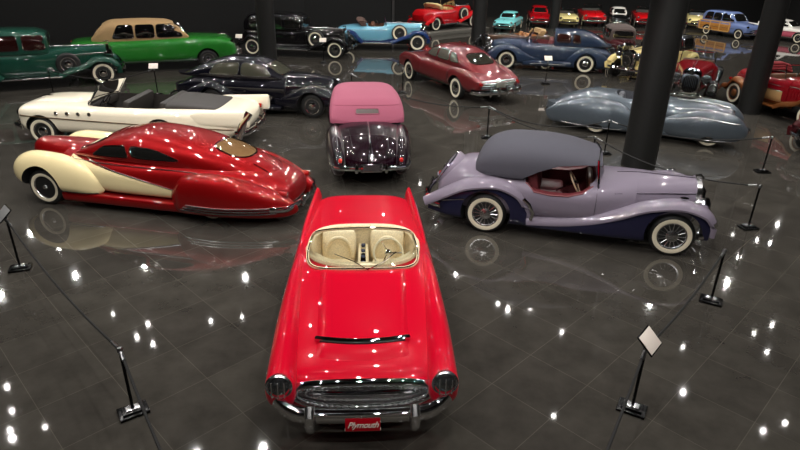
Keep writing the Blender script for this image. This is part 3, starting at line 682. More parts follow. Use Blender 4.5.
# ------------------------------------------------------------ plum drophead, seen from behind
def plum_drophead():
    PL = paint('plum_black_lacquer', (24, 6, 16), 0, .3); PINK = cloth('rose_canvas', (152, 78, 100))
    r = thing('drophead_car', 'dark plum drophead with rose canvas top, tail toward the viewer behind the foreground car', 'car', (-.88, 13.9), 96.5, 'cars on the hall floor')
    B = Shell(-2.36, .6, [(-2.36,.62),(-2.2,.80),(-1.8,.99),(-1.2,1.10),(0,1.1),(.6,1.1)], [(-2.36,.36),(-2,.26),(.6,.24)], [(-2.36,.5),(-2,.68),(-1.2,.80),(-.4,.82),(.6,.74)], [(-2.36,.5),(-1,.8),(.6,.8)], 2.7, 3, rr=.16, nx=44, nt=48)
    B.mb().build('body', PL, r)
    H = Shell(.3, 2.2, [(.3,1.1),(1.2,1.13),(2.2,1.08)], .35, [(.3,.74),(1.2,.5),(2.2,.28)], .8, 2.6, 3.2, rf=.1).mb().build('hood', PL, r)
    T = Shell(-1.2, 1.0, [(-1.2,1.12),(-1.0,1.38),(-.75,1.52),(-.2,1.60),(.4,1.59),(1.0,1.50)], [(-1.2,1.04),(1.0,1.04)], [(-1.2,.80),(-.9,.82),(-.2,.80),(.5,.75),(1.0,.70)], [(-1.2,1.08),(1,1.1)], [(-1.2,5),(1,4.5)], 5, rr=.07, rf=.05, nx=40, nt=56)
    t = T.mb().build('canvas_top', PINK, r)
    rc = [(-.26,1.245),(.26,1.245),(.25,1.345),(-.25,1.345)]
    w = T.pane(rc, 'x', -1, 8, .008).build('rear_window', plain('amber_brown_rear_light', (52, 30, 24), .3), t); T.trim(rc, 'x', -1, 8, r=.01).build('window_frame', PINK, w)
    MB().tube([Vector(T.proj('x', y, 1.40, -1)) + Vector((-.004, 0, 0)) for y in np.linspace(-.74, .74, 21)], .008, 5).build('top_seam', PINK, t)
    MB().tube([Vector(T.proj('x', y, 1.085, -1)) + Vector((-.012, 0, -.03)) for y in np.linspace(-.72, .72, 21)], .012, 5).build('top_beading', CHROME, t)
    for s in (1, -1):
        c = [(-.45,1.14),(.72,1.14),(.60,1.42),(-.38,1.44)]; T.pane(c, 'y', s, 6).build('side_window', GLASSD, r)
        G = Shell(-2.42, -.5, [(-2.42,.62),(-2.15,.84),(-1.7,1.0),(-1.3,1.04),(-.8,.9),(-.5,.6)], [(-2.42,.3),(-2,.2),(-.5,.2)], [(-2.42,.1),(-1.9,.2),(-1.3,.23),(-.5,.12)], .5, 2.4, 3, yc=[(-2.42,.64),(-1.5,.70),(-.5,.74)], rr=.22, rf=.2, nx=40, nt=36)
        g = G.mb(s).build('rear_fender', PL, r); cut(g, wheel_cut(-1.4, .36, .42, s*.6, s*1.2), UNDER)
        strip(G, [(-2.3,.62),(-1.9,.66)], s, .006).build('fender_moulding', CHROME, g)
        MB().tube([(x, s*(G.Y(x)), G.T(x)*1.0 + .004) for x in np.linspace(-2.14, -.9, 14)], .009, 5).build('fender_crest', SATIN, g)
        F = Shell(.2, 2.3, [(.2,.4),(.8,.72),(1.4,.93),(1.9,.88),(2.3,.66)], [(.2,.24),(1.4,.26),(2.3,.4)], [(.2,.1),(1.4,.22),(2.3,.16)], .5, 2.4, 3, yc=.68, rr=.2, rf=.3); f = F.mb(s).build('front_fender', PL, r); cut(f, wheel_cut(1.45, .36, .42, s*.55, s*1.1), UNDER)
        K = Shell(-.8, .6, .32, .2, .16, None, 3, 3, yc=.72).mb(s).build('running_board', PL, r)
        MB().lathe([(.03, -.05), (.045, -.02), (.045, .03)], (-2.38, s*.62, .62), 'x', 12).build('tail_light', TAILRED, r)
        headlamp(r, 2.2, s*.5, .8, .12)
    four_wheels(r, 1.45, -1.4, .7, .36, wd=.17, style='steel', ww=0, rim=PL)
    m = MB().tube([(x, 0, B.T(x) + .006) for x in np.linspace(-2.2, -1.18, 12)] , .014, 6).build('trunk_spine', SATIN, r)
    MB().bar([(-2.3, 0, .74), (-2.27, 0, .84), (-2.16, 0, .9)], .03, .02).build('trunk_handle', CHROME, r)
    for s in (1, -1): MB().tube([Vector(B.proj('z', x, s*(.36 + .1*(x + 2.2))))+Vector((0, 0, .002)) for x in np.linspace(-2.15, -1.22, 10)], .004, 4).build('trunk_gap', UNDER, r)
    b = bumper(r, -2.48, .82, .47, .12, 'rear_bumper', b=.05, guards=(.3, -.3), sgn=-1)
    MB().box((-2.53, 0, .5), (.03, .44, .17), Matrix.Rotation(radians(12), 3, 'Y'), .012).build('license_plate_frame', CHROME, r)
    MB().box((-2.549, 0, .505), (.01, .34, .1), Matrix.Rotation(radians(12), 3, 'Y')).build('license_plate', plain('plate_dark', (40, 36, 38), .4), r)
    MB().bar([(-2.46, 0, .62), (-2.43, 0, .70), (-2.40, 0, .74)], .07, .05, up=(1, 0, 0)).build('number_lamp', CHROME, r)
    MB().bar([(2.26, 0, 1.10), (2.2, 0, 1.2), (2.1, 0, 1.15)], .02, .02).build('radiator_mascot', CHROME, r)
    MB().lathe([(.012, 0), (.012, .1), (.03, .12), (.02, .16), (.003, .18)], (2.0, 0, 1.09), 'z', 10).build('mascot_figure', CHROME, r)
    return r
plum_drophead()
# ------------------------------------------------------------ builders for the rest of the collection
def pair(fn):
    for s in (1, -1): fn(s)
def side_glass(S, root, wins, glass=None, trim=CHROME, tr=.01, ex=6):
    for s in (1, -1):
        for c in wins:
            w = S.pane(c, 'y', s, ex).build('side_window', glass or GLASSD, root)
            if trim: S.trim(c, 'y', s, ex, r=tr).build('window_trim', trim, w)
def end_glass(S, root, c, sd, name, glass=None, trim=CHROME, ex=6, tr=.013):
    w = S.pane(c, 'x', sd, ex, .01).build(name, glass or GLASSD, root)
    if trim: S.trim(c, 'x', sd, ex, r=tr).build('window_trim', trim, w)
def flat_screen(root, x, w, z0, z1, rake=.12, frame=CHROME, split=False, bow=.05, tw=None, pane=None):
    tw = tw or w * .94; n = 11
    b = [(x - bow*(y/w)**2, y, z0) for y in np.linspace(-w, w, n)]; t = [(x - rake - bow*(y/tw)**2, y, z1) for y in np.linspace(-tw, tw, n)]
    MB().grid([b, t]).build('windshield', pane or GLASS, root)
    m = MB(); m.tube(b + t[::-1], .016, 6, closed=True)
    if split: m.tube([b[n//2], t[n//2]], .012, 5)
    m.build('windshield_frame', frame, root)
def cockpit(body, x0, x1, w, z0, mat, z1=1.8, ex=6):
    c, h = (x0 + x1)/2, (x1 - x0)/2
    P = lambda k, z: [(c + h*k*sgnpow(cos(t), 2/ex), w*k*sgnpow(sin(t), 2/ex), z) for t in np.linspace(0, 2*pi, 40, endpoint=False)]
    cut(body, MB().grid([P(.96, z0), P(1, z0 + .2), P(1, z1)], close_u=True, caps=True), mat)
def classic(P):
    """car of the thirties: separate crowned fenders, running boards, upright radiator"""
    g = P.get; wb = P['wb']; R = g('R', .37); t = g('t', .70); a = wb/2; col = P['col']; fc = g('fcol', col); hz = g('hood_z', 1.12); cowl = g('cowl', .35); rx = g('rad_x', a + .22)
    r = thing(P['name'], P['label'], 'car', P['loc'], P['yaw'], g('group', 'cars on the hall floor'), g('z', 0))
    rear = g('rear', -a - .55); bw = g('bw', .70); bt = g('belt', 1.08); tail_z = g('tail_z', bt)
    B = Shell(rear, cowl + .25, [(rear, tail_z - .28), (rear + .35, tail_z), (rear + 1.1, bt), (cowl + .25, max(bt, hz))], [(rear, .5), (rear + .4, .36), (cowl + .25, .34)],
              [(rear, bw*.62), (rear + .45, bw*.86), (rear + 1.2, bw), (-.2, bw), (cowl + .25, bw*.86)], .8, g('ex', 4), 4, rr=.12)
    body = B.mb().build('body', col, r)
    H = Shell(cowl, rx, [(cowl, hz), (rx, hz - .02)], .42, [(cowl, bw*.88), (rx, .30)], .8, g('hood_ex', 4.5), 5, rf=.03, nx=24); H.mb().build('hood', g('hcol', col), r)
    for s in (1, -1):
        strip(H, [(cowl + .1, hz - .22), (rx, hz - .22)], s, .008).build('hood_moulding', SATIN, r)
        if g('louvres', True):
            m = MB()
            for k in range(12):
                x = cowl + .35 + (rx - cowl - .55)*k/11; y = H.half(x, .8); m.box((x, s*(y + .004), .78), (.03, .02, .22))
            m.build('hood_louvres', g('hcol', col), r)
    MB().tube([(x, 0, H.T(x) + .002) for x in np.linspace(cowl, rx - .02, 6)], .012, 5).build('hood_hinge', SATIN, r)
    if g('lower'):
        for s in (1, -1):
            MB().grid([[(x, s*((B.half(x, z) or .3) + .006), z) for z in np.linspace(.40, P.get('lz', .8), 6)] for x in np.linspace(rear + .3, cowl + .1, 24)]).build('lower_panel', P['lower'], r)
            MB().tube([(x, s*((B.half(x, P.get('lz', .8)) or .3) + .008), P.get('lz', .8)) for x in np.linspace(rear + .3, cowl + .1, 24)], .009, 5).build('two_tone_moulding', SATIN, r)
    # radiator shell, lamps
    gr = Shell(rx, rx + .12, [(rx, hz + .01), (rx + .12, hz - .01)], .4, [(rx, .315), (rx + .12, .29)], .8, 3, 4, rf=.05, nx=8).mb().build('radiator_grille', g('grille', CHROME), r)
    m = MB(); m.grid([[(rx + .118, .22*sgnpow(cos(q), .8), .76 + .27*sgnpow(sin(q), .6)) for q in np.linspace(0, 2*pi, 24, endpoint=False)], [(rx + .126, .2*sgnpow(cos(q), .8), .76 + .25*sgnpow(sin(q), .6)) for q in np.linspace(0, 2*pi, 24, endpoint=False)]], close_u=True, caps=True); m.build('radiator_core', BLACK, gr)
    m = MB()
    for k in range(7): m.tube([(rx + .13, -.15 + .05*k, .52), (rx + .13, -.15 + .05*k, 1.0)], .007, 4)
    m.build('grille_bars', CHROME, gr)
    MB().bar([(rx + .1, 0, hz), (rx + .08, 0, hz + .1), (rx - .04, 0, hz + .08)], .012, .02).build('radiator_mascot', CHROME, r)
    for s in (1, -1): headlamp(r, rx + .1, s*g('lamp_y', .42), g('lamp_z', .93), g('lamp_r', .13), .22)
    MB().tube([(rx + .05, y, .78) for y in (-.5, 0, .5)], .02, 6).build('lamp_bar', CHROME, r)
    # fenders
    F = [(a + R + .13, .36, .2), (a + R + .12, .55, .3), (a + .25, 2*R + .06, .34), (a - .1, 2*R + .1, .35), (a - .5, 2*R - .10, .34), (a - .95, .5, .32), (a - 1.25, .36, .3)]
    q = [(-a + R + .34, .36, .24), (-a + R + .15, .55, .3), (-a + .26, 2*R + .05, .36), (-a - .05, 2*R + .1, .37), (-a - R - .02, 2*R - .18, .35), (-a - R - .24, .5, .3), (-a - R - .36, .36, .24)]
    for s in (1, -1):
        f = fender_sweep(F, t, .34, .07, .05, .03, 13, s).build('front_fender', fc, r)
        G = fender_sweep(q, t, .36, .07, .05, .03, 13, s).build('rear_fender', fc, r)
        w = Shell(-a + R + .1, a - .9, [(-a, .52), (a - .9, .52)], .36, .06, None, 4, 4, yc=t - .16).mb(s).build('sill_apron', fc, r)
        MB().box(((a - 1.15 - a + R + .28)/2, s*(t + .0), .34), (2*a - 1.25 - R - .2, .3, .05), None, .012).build('running_board', g('board', SATIN), r)
        if g('spare', False):
            x = a - g('spare_dx', .78); put_wheel(r, x, s*(t - .02), R*.98, .17, P.get('wstyle', 'wire'), CHROME, g('spare_ww', g('ww', .75)), g('rim', CHROME), z=g('spare_z', .80), name='spare_wheel')
        MB().lathe([(.05, -.06), (.055, -.01), (.02, .03)], (rear - .02, s*.55, .7), 'x', 10).build('tail_light', TAILRED, r)
    four_wheels(r, a, -a, t, R, wd=.17, style=g('wstyle', 'wire'), ww=g('ww', .75), rim=g('rim', CHROME))
    MB().box((0, 0, .36), (wb + .5, .9, .2), None, .03).build('chassis', UNDER, r)
    bumper(r, a + R + .28, .80, .46, .1, 'front_bumper', a=.02, b=.045, guards=(.3, -.3))
    bumper(r, -a - R - .46, .78, .46, .08, 'rear_bumper', a=.02, b=.045, sgn=-1)
    for s in (1, -1):
        MB().tube([(a + .1, s*.35, .42), (a + R + .27, s*.35, .45)], .025, 6).build('bumper_iron', UNDER, r); MB().tube([(-a - .1, s*.35, .42), (-a - R - .45, s*.35, .45)], .025, 6).build('bumper_iron', UNDER, r)
    if g('closed'):
        h = g('height', 1.75); x0 = rear + .12; x1 = cowl + .12
        T = Shell(x0, x1, [(x0, bt + .1), (x0 + .12, h - .28), (x0 + .45, h - .05), (x0 + 1.1, h), (x1 - .4, h - .03), (x1, h - .16)], bt - .12, [(x0, bw*.74), (x0 + .5, bw*.92), (0, bw*.97), (x1, bw*.84)], bt, 4.5, 5, rr=.1, rf=.06)
        T.mb().build('roof', g('rcol', col), r)
        w1 = x1 - .08; L = (w1 - x0 - .35)/g('nwin', 3); n = g('nwin', 3)
        wins = [[(x0 + .38 + L*k + .05, bt + .06), (x0 + .38 + L*(k+1) - .06, bt + .06), (x0 + .38 + L*(k+1) - .08, h - .17), (x0 + .38 + L*k + .07, h - .17)] for k in range(n)]
        side_glass(T, r, wins, g('glass'), g('wtrim', CHROME), .011, 8)
        end_glass(T, r, [(-bw*.68, bt + .1), (bw*.68, bt + .1), (bw*.64, h - .22), (-bw*.64, h - .22)], 1, 'windshield')
        end_glass(T, r, [(-.3, h - .45), (.3, h - .45), (.28, h - .22), (-.28, h - .22)], -1, 'rear_window')
        pair(lambda s: strip(B, [(rear + .5, bt - .1), (cowl, bt - .06)], s, .01).build('belt_moulding', g('molding', SATIN), r))
        pair(lambda s: [MB().tube([(w1 - L*k - .35*0 - .0 - L*.95, s*(B.half(w1 - L*k - L*.95, bt - .2) + .02), bt - .2), (w1 - L*k - L*.95 + .14, s*(B.half(w1 - L*k - L*.95, bt - .2) + .03), bt - .2)], .012, 5).build('door_handle', CHROME, r) for k in range(min(2, n))])
    else:
        im = g('inner', cloth('brown_leather', (96, 58, 36), 40, .5))
        cockpit(body, g('cp0', -1.0), g('cp1', cowl - .1), bw*.82, .55, im)
        for x in g('seats', [-.75]): seat(r, x + .3, 0, .72, bw*1.5, im, .48, .45)
        flat_screen(r, cowl + .02, bw*.8, bt + .02, bt + g('ws_h', .42), .1)
        steering(r, (cowl - .38, .32, 1.06), .2, 30)
        if g('top'):     # folded hood behind the seats
            x = g('cp0', -1.0) - .18
            m = MB()
            for k in range(3): m.bar([(x - .05*k, -bw*.84, bt + .02 + .07*k), (x - .1 - .05*k, -bw*.5, bt + .1 + .07*k), (x - .12 - .05*k, bw*.5, bt + .1 + .07*k), (x - .05*k, bw*.84, bt + .02 + .07*k)], .16, .055)
            m.build('folded_top', P['top'], r)
        for s in (1, -1): MB().tube([(x, s*(B.half(x, bt - .18) + .003), bt - .18) for x in np.linspace(rear + .3, cowl, 14)], .008, 5).build('belt_moulding', g('molding', SATIN), r)
    r.scale = (g('scale', 1),) * 3
    return r
def slab(P):
    """full-width post-war car"""
    g = P.get; L = P.get('L', 5.2); wb = g('wb', 3.0); a = wb/2; R = g('R', .34); hw = g('hw', .93); col = P['col']; fx = g('fx', L*.46); rx = g('rx', -L*.54); dz = g('deck', .93); hz = g('hood', .95)
    r = thing(P['name'], P['label'], 'car', P['loc'], P['yaw'], g('group', 'cars on the hall floor'), g('z', 0))
    B = Shell(rx, fx, g('tops', [(rx, dz - .14), (rx + .3, dz - .02), (rx + 1.2, dz + .02), (.5, hz + .02), (fx - .5, hz - .05), (fx, hz - .2)]), [(rx, .45), (rx + .5, .25), (fx - .3, .24), (fx, .38)],
              g('wids', [(rx, hw*.88), (rx + .6, hw*.97), (0, hw), (fx - .5, hw*.97), (fx, hw*.9)]), g('bz', .66), g('et', 4), 4, rf=.2, rr=.16, nt=48)
    body = B.mb().build('body', col, r)
    for x in (a, -a):
        for s in (1, -1):
            if x < 0 and g('skirt'): continue
            cut(body, wheel_cut(x, R, R + .07, s*(hw - .4), s*(hw + .2)), UNDER)
    if g('lower'):
        for s in (1, -1):
            n = 40; z1 = g('lz', .62); rows = []
            for i in range(n + 1):
                x = rx + .2 + (fx - rx - .4)*i/n; ok = [z for z in np.linspace(.34, z1, 7)]
                for xc in (a, -a):
                    d = abs(x - xc)
                    if d < R + .08: ok = [max(z, R + sqrt((R + .08)**2 - d*d)) if z < z1 else z for z in ok]
                ok = [min(z, z1) for z in ok]
                rows.append([(x, s*((B.half(x, min(z, B.T(x) - .06)) or .5) + .007), z) for z in ok])
            MB().grid(rows).build('side_panel', P['lower'], r)
    put_ww = dict(wd=.18, style=g('wstyle', 'disc'), ww=g('ww', .75), rim=g('rim', CHROME))
    four_wheels(r, a, -a, hw - .13, R, **put_ww)
    # nose and tail
    gz = g('gz', .56); fz = lambda y, z, o=.02: B.proj('x', y, z, 1)[0] + o
    o = [(fz(hw*.62*sgnpow(cos(q), .7), gz + .11*sgnpow(sin(q), .7), .015), hw*.62*sgnpow(cos(q), .7), gz + .11*sgnpow(sin(q), .7)) for q in np.linspace(0, 2*pi, 40, endpoint=False)]
    gr = MB().tube(o, .025, 6, closed=True).build('grille', CHROME, r)
    m = MB(); m.grid([[(p[0] - .005, p[1]*k, gz + (p[2] - gz)*k) for p in o] for k in (1, .5, .03)], close_u=True); m.build('grille_opening', BLACK, gr)
    for z in (gz - .04, gz + .04): MB().tube([(fz(y, z), y, z) for y in np.linspace(-hw*.58, hw*.58, 14)], .012, 5).build('grille_bar', CHROME, gr)
    for s in (1, -1):
        hx = fz(s*hw*.76, hz - .22, -.04); headlamp(r, hx, s*hw*.76, hz - .22, g('lamp_r', .105), .14)
        tz = dz - .2; MB().lathe([(.05, -.07), (.06, -.02), (.05, .04)], (B.proj('x', s*hw*.78, tz, -1)[0] + .01, s*hw*.78, tz), 'x', 12).build('tail_light', TAILRED, r)
        strip(B, g('strip', [(rx + .4, .66), (fx - .3, .70)]), s, .013, .008).build('side_moulding', g('strip_mat', SATIN), r)
        if g('fins'):
            T = Shell(rx - .06, rx + 1.7, [(rx - .06, dz + g('fins')), (rx + .8, dz + g('fins')*.7), (rx + 1.7, dz)], dz - .35, [(rx - .06, .06), (rx + .8, .08), (rx + 1.7, .04)], dz - .12, 2, 3, yc=[(rx, hw*.84), (rx + 1.7, hw*.93)], rf=.5); T.mb(s).build('tail_fin', col, r)
    bumper(r, fx + .12, hw, .45, .12, 'front_bumper', guards=(.35, -.35), b=.07, a=.04)
    bumper(r, rx - .12, hw, .45, .12, 'rear_bumper', guards=(.35, -.35), b=.07, a=.04, sgn=-1)
    MB().bar([(fx - .25, 0, B.T(fx - .3) + .02), (fx - .4, 0, B.T(fx - .4) + .05), (fx - .6, 0, B.T(fx - .6) + .01)], .015, .03).build('hood_ornament', CHROME, r)
    if g('roof'):
        x0, x1, h = P['roof']; rb = g('rb', hw*.8)
        T = Shell(x0, x1, g('rtops', [(x0, dz + .02), (x0 + .35, h - .18), (x0 + .75, h - .02), ((x0+x1)/2, h), (x1 - .75, h - .04), (x1 - .35, h - .2), (x1, hz)]), dz - .12, [(x0, rb*.78), (x0 + .5, rb*.94), ((x0+x1)/2, rb), (x1 - .5, rb*.94), (x1, rb*.84)], dz + .03, g('ret', 3.6), 5, rr=.05, rf=.05, nt=48)
        T.mb().build('roof', g('rcol', col), r)
        z0, z1 = dz + .07, h - .11
        n = g('nwin', 2); A = x0 + g('wa', .55); Z = x1 - g('wz', .5); q = (Z - A)/n
        wins = [[(A + q*k + .03 - (.0 if k else .1), z0), (A + q*(k+1) - .03 + (.28 if k == n - 1 else 0), z0), (A + q*(k+1) - .04, z1), (A + q*k + .04 + (0 if k else .12), z1)] for k in range(n)]
        side_glass(T, r, wins, g('glass'), g('wtrim', CHROME), .012, 7)
        end_glass(T, r, [(-rb*.72, z0 + .02), (rb*.72, z0 + .02), (rb*.66, z1 - .02), (-rb*.66, z1 - .02)], 1, 'windshield')
        end_glass(T, r, [(-rb*.6, z0 + .03), (rb*.6, z0 + .03), (rb*.56, z1 - .04), (-rb*.56, z1 - .04)], -1, 'rear_window', g('rglass'))
        if g('rack'): MB().box((0, 0, h), (1, 1, .05)).build('roof_rack', CHROME, r)
    else:
        im = g('inner', cloth('dark_brown_leather', (52, 40, 34), 40, .5)); c0, c1 = g('cp', (-1.1, .5))
        cockpit(body, c0, c1, hw*.78, .45, im)
        for x in g('seats', [-.45]): seat(r, x, 0, .6, hw*1.45, g('seat_mat', im), .5, .5)
        flat_screen(r, c1 + .12, hw*.78, hz + .02, hz + .40, .28, bow=.25, pane=g('pane'))
        steering(r, (c1 - .35, .38, hz + .02), .2, 30)
        MB().box((c1 - .08, 0, hz - .1), (.14, hw*1.4, .18), None, .04).build('dashboard', im, r)
    r.scale = (g('scale', 1),) * 3
    return r
# ------------------------------------------------------------ middle rows
def white_convertible():
    IV = paint('ivory_lacquer', (238, 228, 206), 0, .3); BR = cloth('dark_umber_vinyl', (40, 35, 32), 40, .6)
    r = slab(dict(name='convertible_car', label='long ivory open convertible with four portholes, parked beyond the red and cream coupe', loc=(-7.18, 14.86), yaw=177, col=IV, wb=2.95, fx=2.15, rx=-3.5, hw=.96, deck=.93, hood=.96,
        tops=[(-3.5,.80),(-3.2,.93),(-2.4,.97),(-1,.97),(.5,.98),(1.5,.97),(2.15,.92)], cp=(-1.7, .42), inner=BR, seats=[-.3, -1.2], strip=[(-3.4,.52),(-1,.60),(1.95,.72)], strip_mat=plain('brown_bronze_strip', (120, 96, 74), .3, .8), gz=.56, lamp_r=.11, pane=clear_glass('smoked_glass', (.34, .36, .35))))
    H = Shell(.5, 2.02, [(.5,.98),(1.0,1.04),(1.7,1.0),(2.02,.9)], .7, [(.5,.52),(2.02,.46)], .8, 4, 4, rf=.15, rr=.1).mb().build('hood_panel', IV, r)
    t = Shell(-2.85, -1.5, [(-2.85,.98),(-2.3,1.04),(-1.7,1.08),(-1.5,1.06)], .85, [(-2.85,.66),(-1.5,.72)], .93, 4, 4, rf=.08, rr=.12).mb().build('top_boot', BR, r)
    for s in (1, -1):
        for k in range(4): MB().lathe([(.045, -.02), (.05, .0), (.03, .02), (.002, .022)], (1.02 - .27*k, s*.955, .80), 'y', 14).build('porthole', CHROME, r)
        MB().bar([(-3.35, s*.93, .34), (-3.48, s*.95, .66), (-3.66, s*.93, .96)], .035, .09, up=(1, 0, 0)).build('tail_blade', CHROME, r)
        T = Shell(-3.66, -2.2, [(-3.66,.99),(-3.2,.97),(-2.2,.93)], .6, [(-3.66,.07),(-2.2,.05)], .8, 2, 3, yc=.90, rf=.4, rr=.05).mb(s).build('tail_fin', IV, r)
    return r
white_convertible()

def pontoon_fenders(r, a, yf, yr, R, fm, rm, w=.24, fz=.94, rz=.94, flen=(1.15, .82), rlen=(.8, 1.1), fcut=True, rcut=True, bot=.24):
    out = []
    for s in (1, -1):
        F = Shell(a - flen[0], a + flen[1], [(a - flen[0], .36), (a - .6, fz*.78), (a - .05, fz), (a + .4, fz*.93), (a + flen[1], .62)], [(a - flen[0], bot), (a, bot + .03), (a + flen[1], .4)], [(a - flen[0], w*.4), (a - .3, w), (a + .3, w), (a + flen[1], w*.75)], .52, 2.4, 3, yc=yf, rf=.35, rr=.2)
        f = F.mb(s).build('front_fender', fm, r)
        if fcut: cut(f, wheel_cut(a, R, R + .07, s*(yf - .16), s*(yf + .5)), UNDER)
        G = Shell(-a - rlen[1], -a + rlen[0], [(-a - rlen[1], .42), (-a - .55, rz*.82), (-a + .05, rz), (-a + .45, rz*.86), (-a + rlen[0], .5)], bot - .06, [(-a - rlen[1], w*.4), (-a - .3, w*.95), (-a + .2, w), (-a + rlen[0], w*.45)], .46, 2.4, 3, yc=[(-a - rlen[1], yr - .16), (-a, yr), (-a + rlen[0], yr)], rf=.25, rr=.3)
        q = G.mb(s).build('rear_fender', rm, r)
        if rcut: cut(q, wheel_cut(-a, R, R + .07, s*(yr - .16), s*(yr + .5)), UNDER)
        out.append((F, f, G, q))
    return out
def navy_fastback():
    C = paint('midnight_blue_lacquer', (11, 11, 20), 0, .3)
    r = thing('fastback_car', 'midnight blue fastback saloon with grey wheels, parked behind the ivory open convertible', 'car', (-3.96, 17.88), -8, 'cars on the hall floor')
    B = Shell(-2.9, .7, [(-2.9,.5),(-2.5,.84),(-2,1.04),(-1.2,1.12),(.7,1.12)], .26, [(-2.9,.3),(-2.3,.56),(-1.2,.74),(.7,.72)], .7, 2.6, 3.2, rr=.15); B.mb().build('body', C, r)
    H = Shell(.2, 2.05, [(.2,1.12),(1.2,1.12),(2.05,1.02)], .3, [(.2,.72),(1.0,.52),(2.05,.24)], .75, 2.8, 3, rf=.12); H.mb().build('hood', C, r)
    T = Shell(-2.8, .62, [(-2.8,.72),(-2.3,1.12),(-1.6,1.44),(-1.0,1.56),(-.3,1.55),(.15,1.42),(.62,1.1)], .95, [(-2.8,.22),(-2.0,.5),(-1,.66),(0,.66),(.62,.56)], 1.04, 2.7, 4, rr=.2, rf=.06); T.mb().build('roof', C, r)
    G = plain('olive_window_glass', (66, 66, 56), .05, 0, Coat_Weight=.5)
    side_glass(T, r, [[(-.62,1.10),(.34,1.10),(.06,1.40),(-.58,1.46)], [(-1.62,1.10),(-.68,1.10),(-.64,1.46),(-1.35,1.42)]], G, BLACK, .012, 5)
    end_glass(T, r, [(-.5,1.13),(.5,1.13),(.44,1.42),(-.44,1.42)], 1, 'windshield', G, CHROME); end_glass(T, r, [(-.3,1.2),(.3,1.2),(.24,1.38),(-.24,1.38)], -1, 'rear_window')
    for F, f, g_, q in pontoon_fenders(r, 1.5, .66, .66, .35, C, C, fz=.92, rz=.92): pass
    for s in (1, -1):
        Shell(-.9, .6, .32, .18, .2, None, 3, 3, yc=.66).mb(s).build('running_board', C, r); headlamp(r, 2.0, s*.46, .82, .12)
        strip(H, [(.4,.86),(1.9,.84)], s, .01).build('hood_moulding', SATIN, r)
        MB().tube([(-.62, s*.755, .98), (-.48, s*.765, .98)], .013, 5).build('door_handle', CHROME, r)
    four_wheels(r, 1.5, -1.5, .66, .345, wd=.17, style='disc', ww=0, rim=CHROME)
    m = MB()
    for k in range(7): m.tube([(2.08, -.15 + .05*k, .45), (2.04, -.15 + .05*k, .95)], .012, 5)
    m.build('grille', CHROME, r)
    bumper(r, 2.4, .78, .42, .14, 'front_bumper', guards=(.3, -.3), b=.05); bumper(r, -2.98, .74, .42, .14, 'rear_bumper', sgn=-1, b=.05)
navy_fastback()

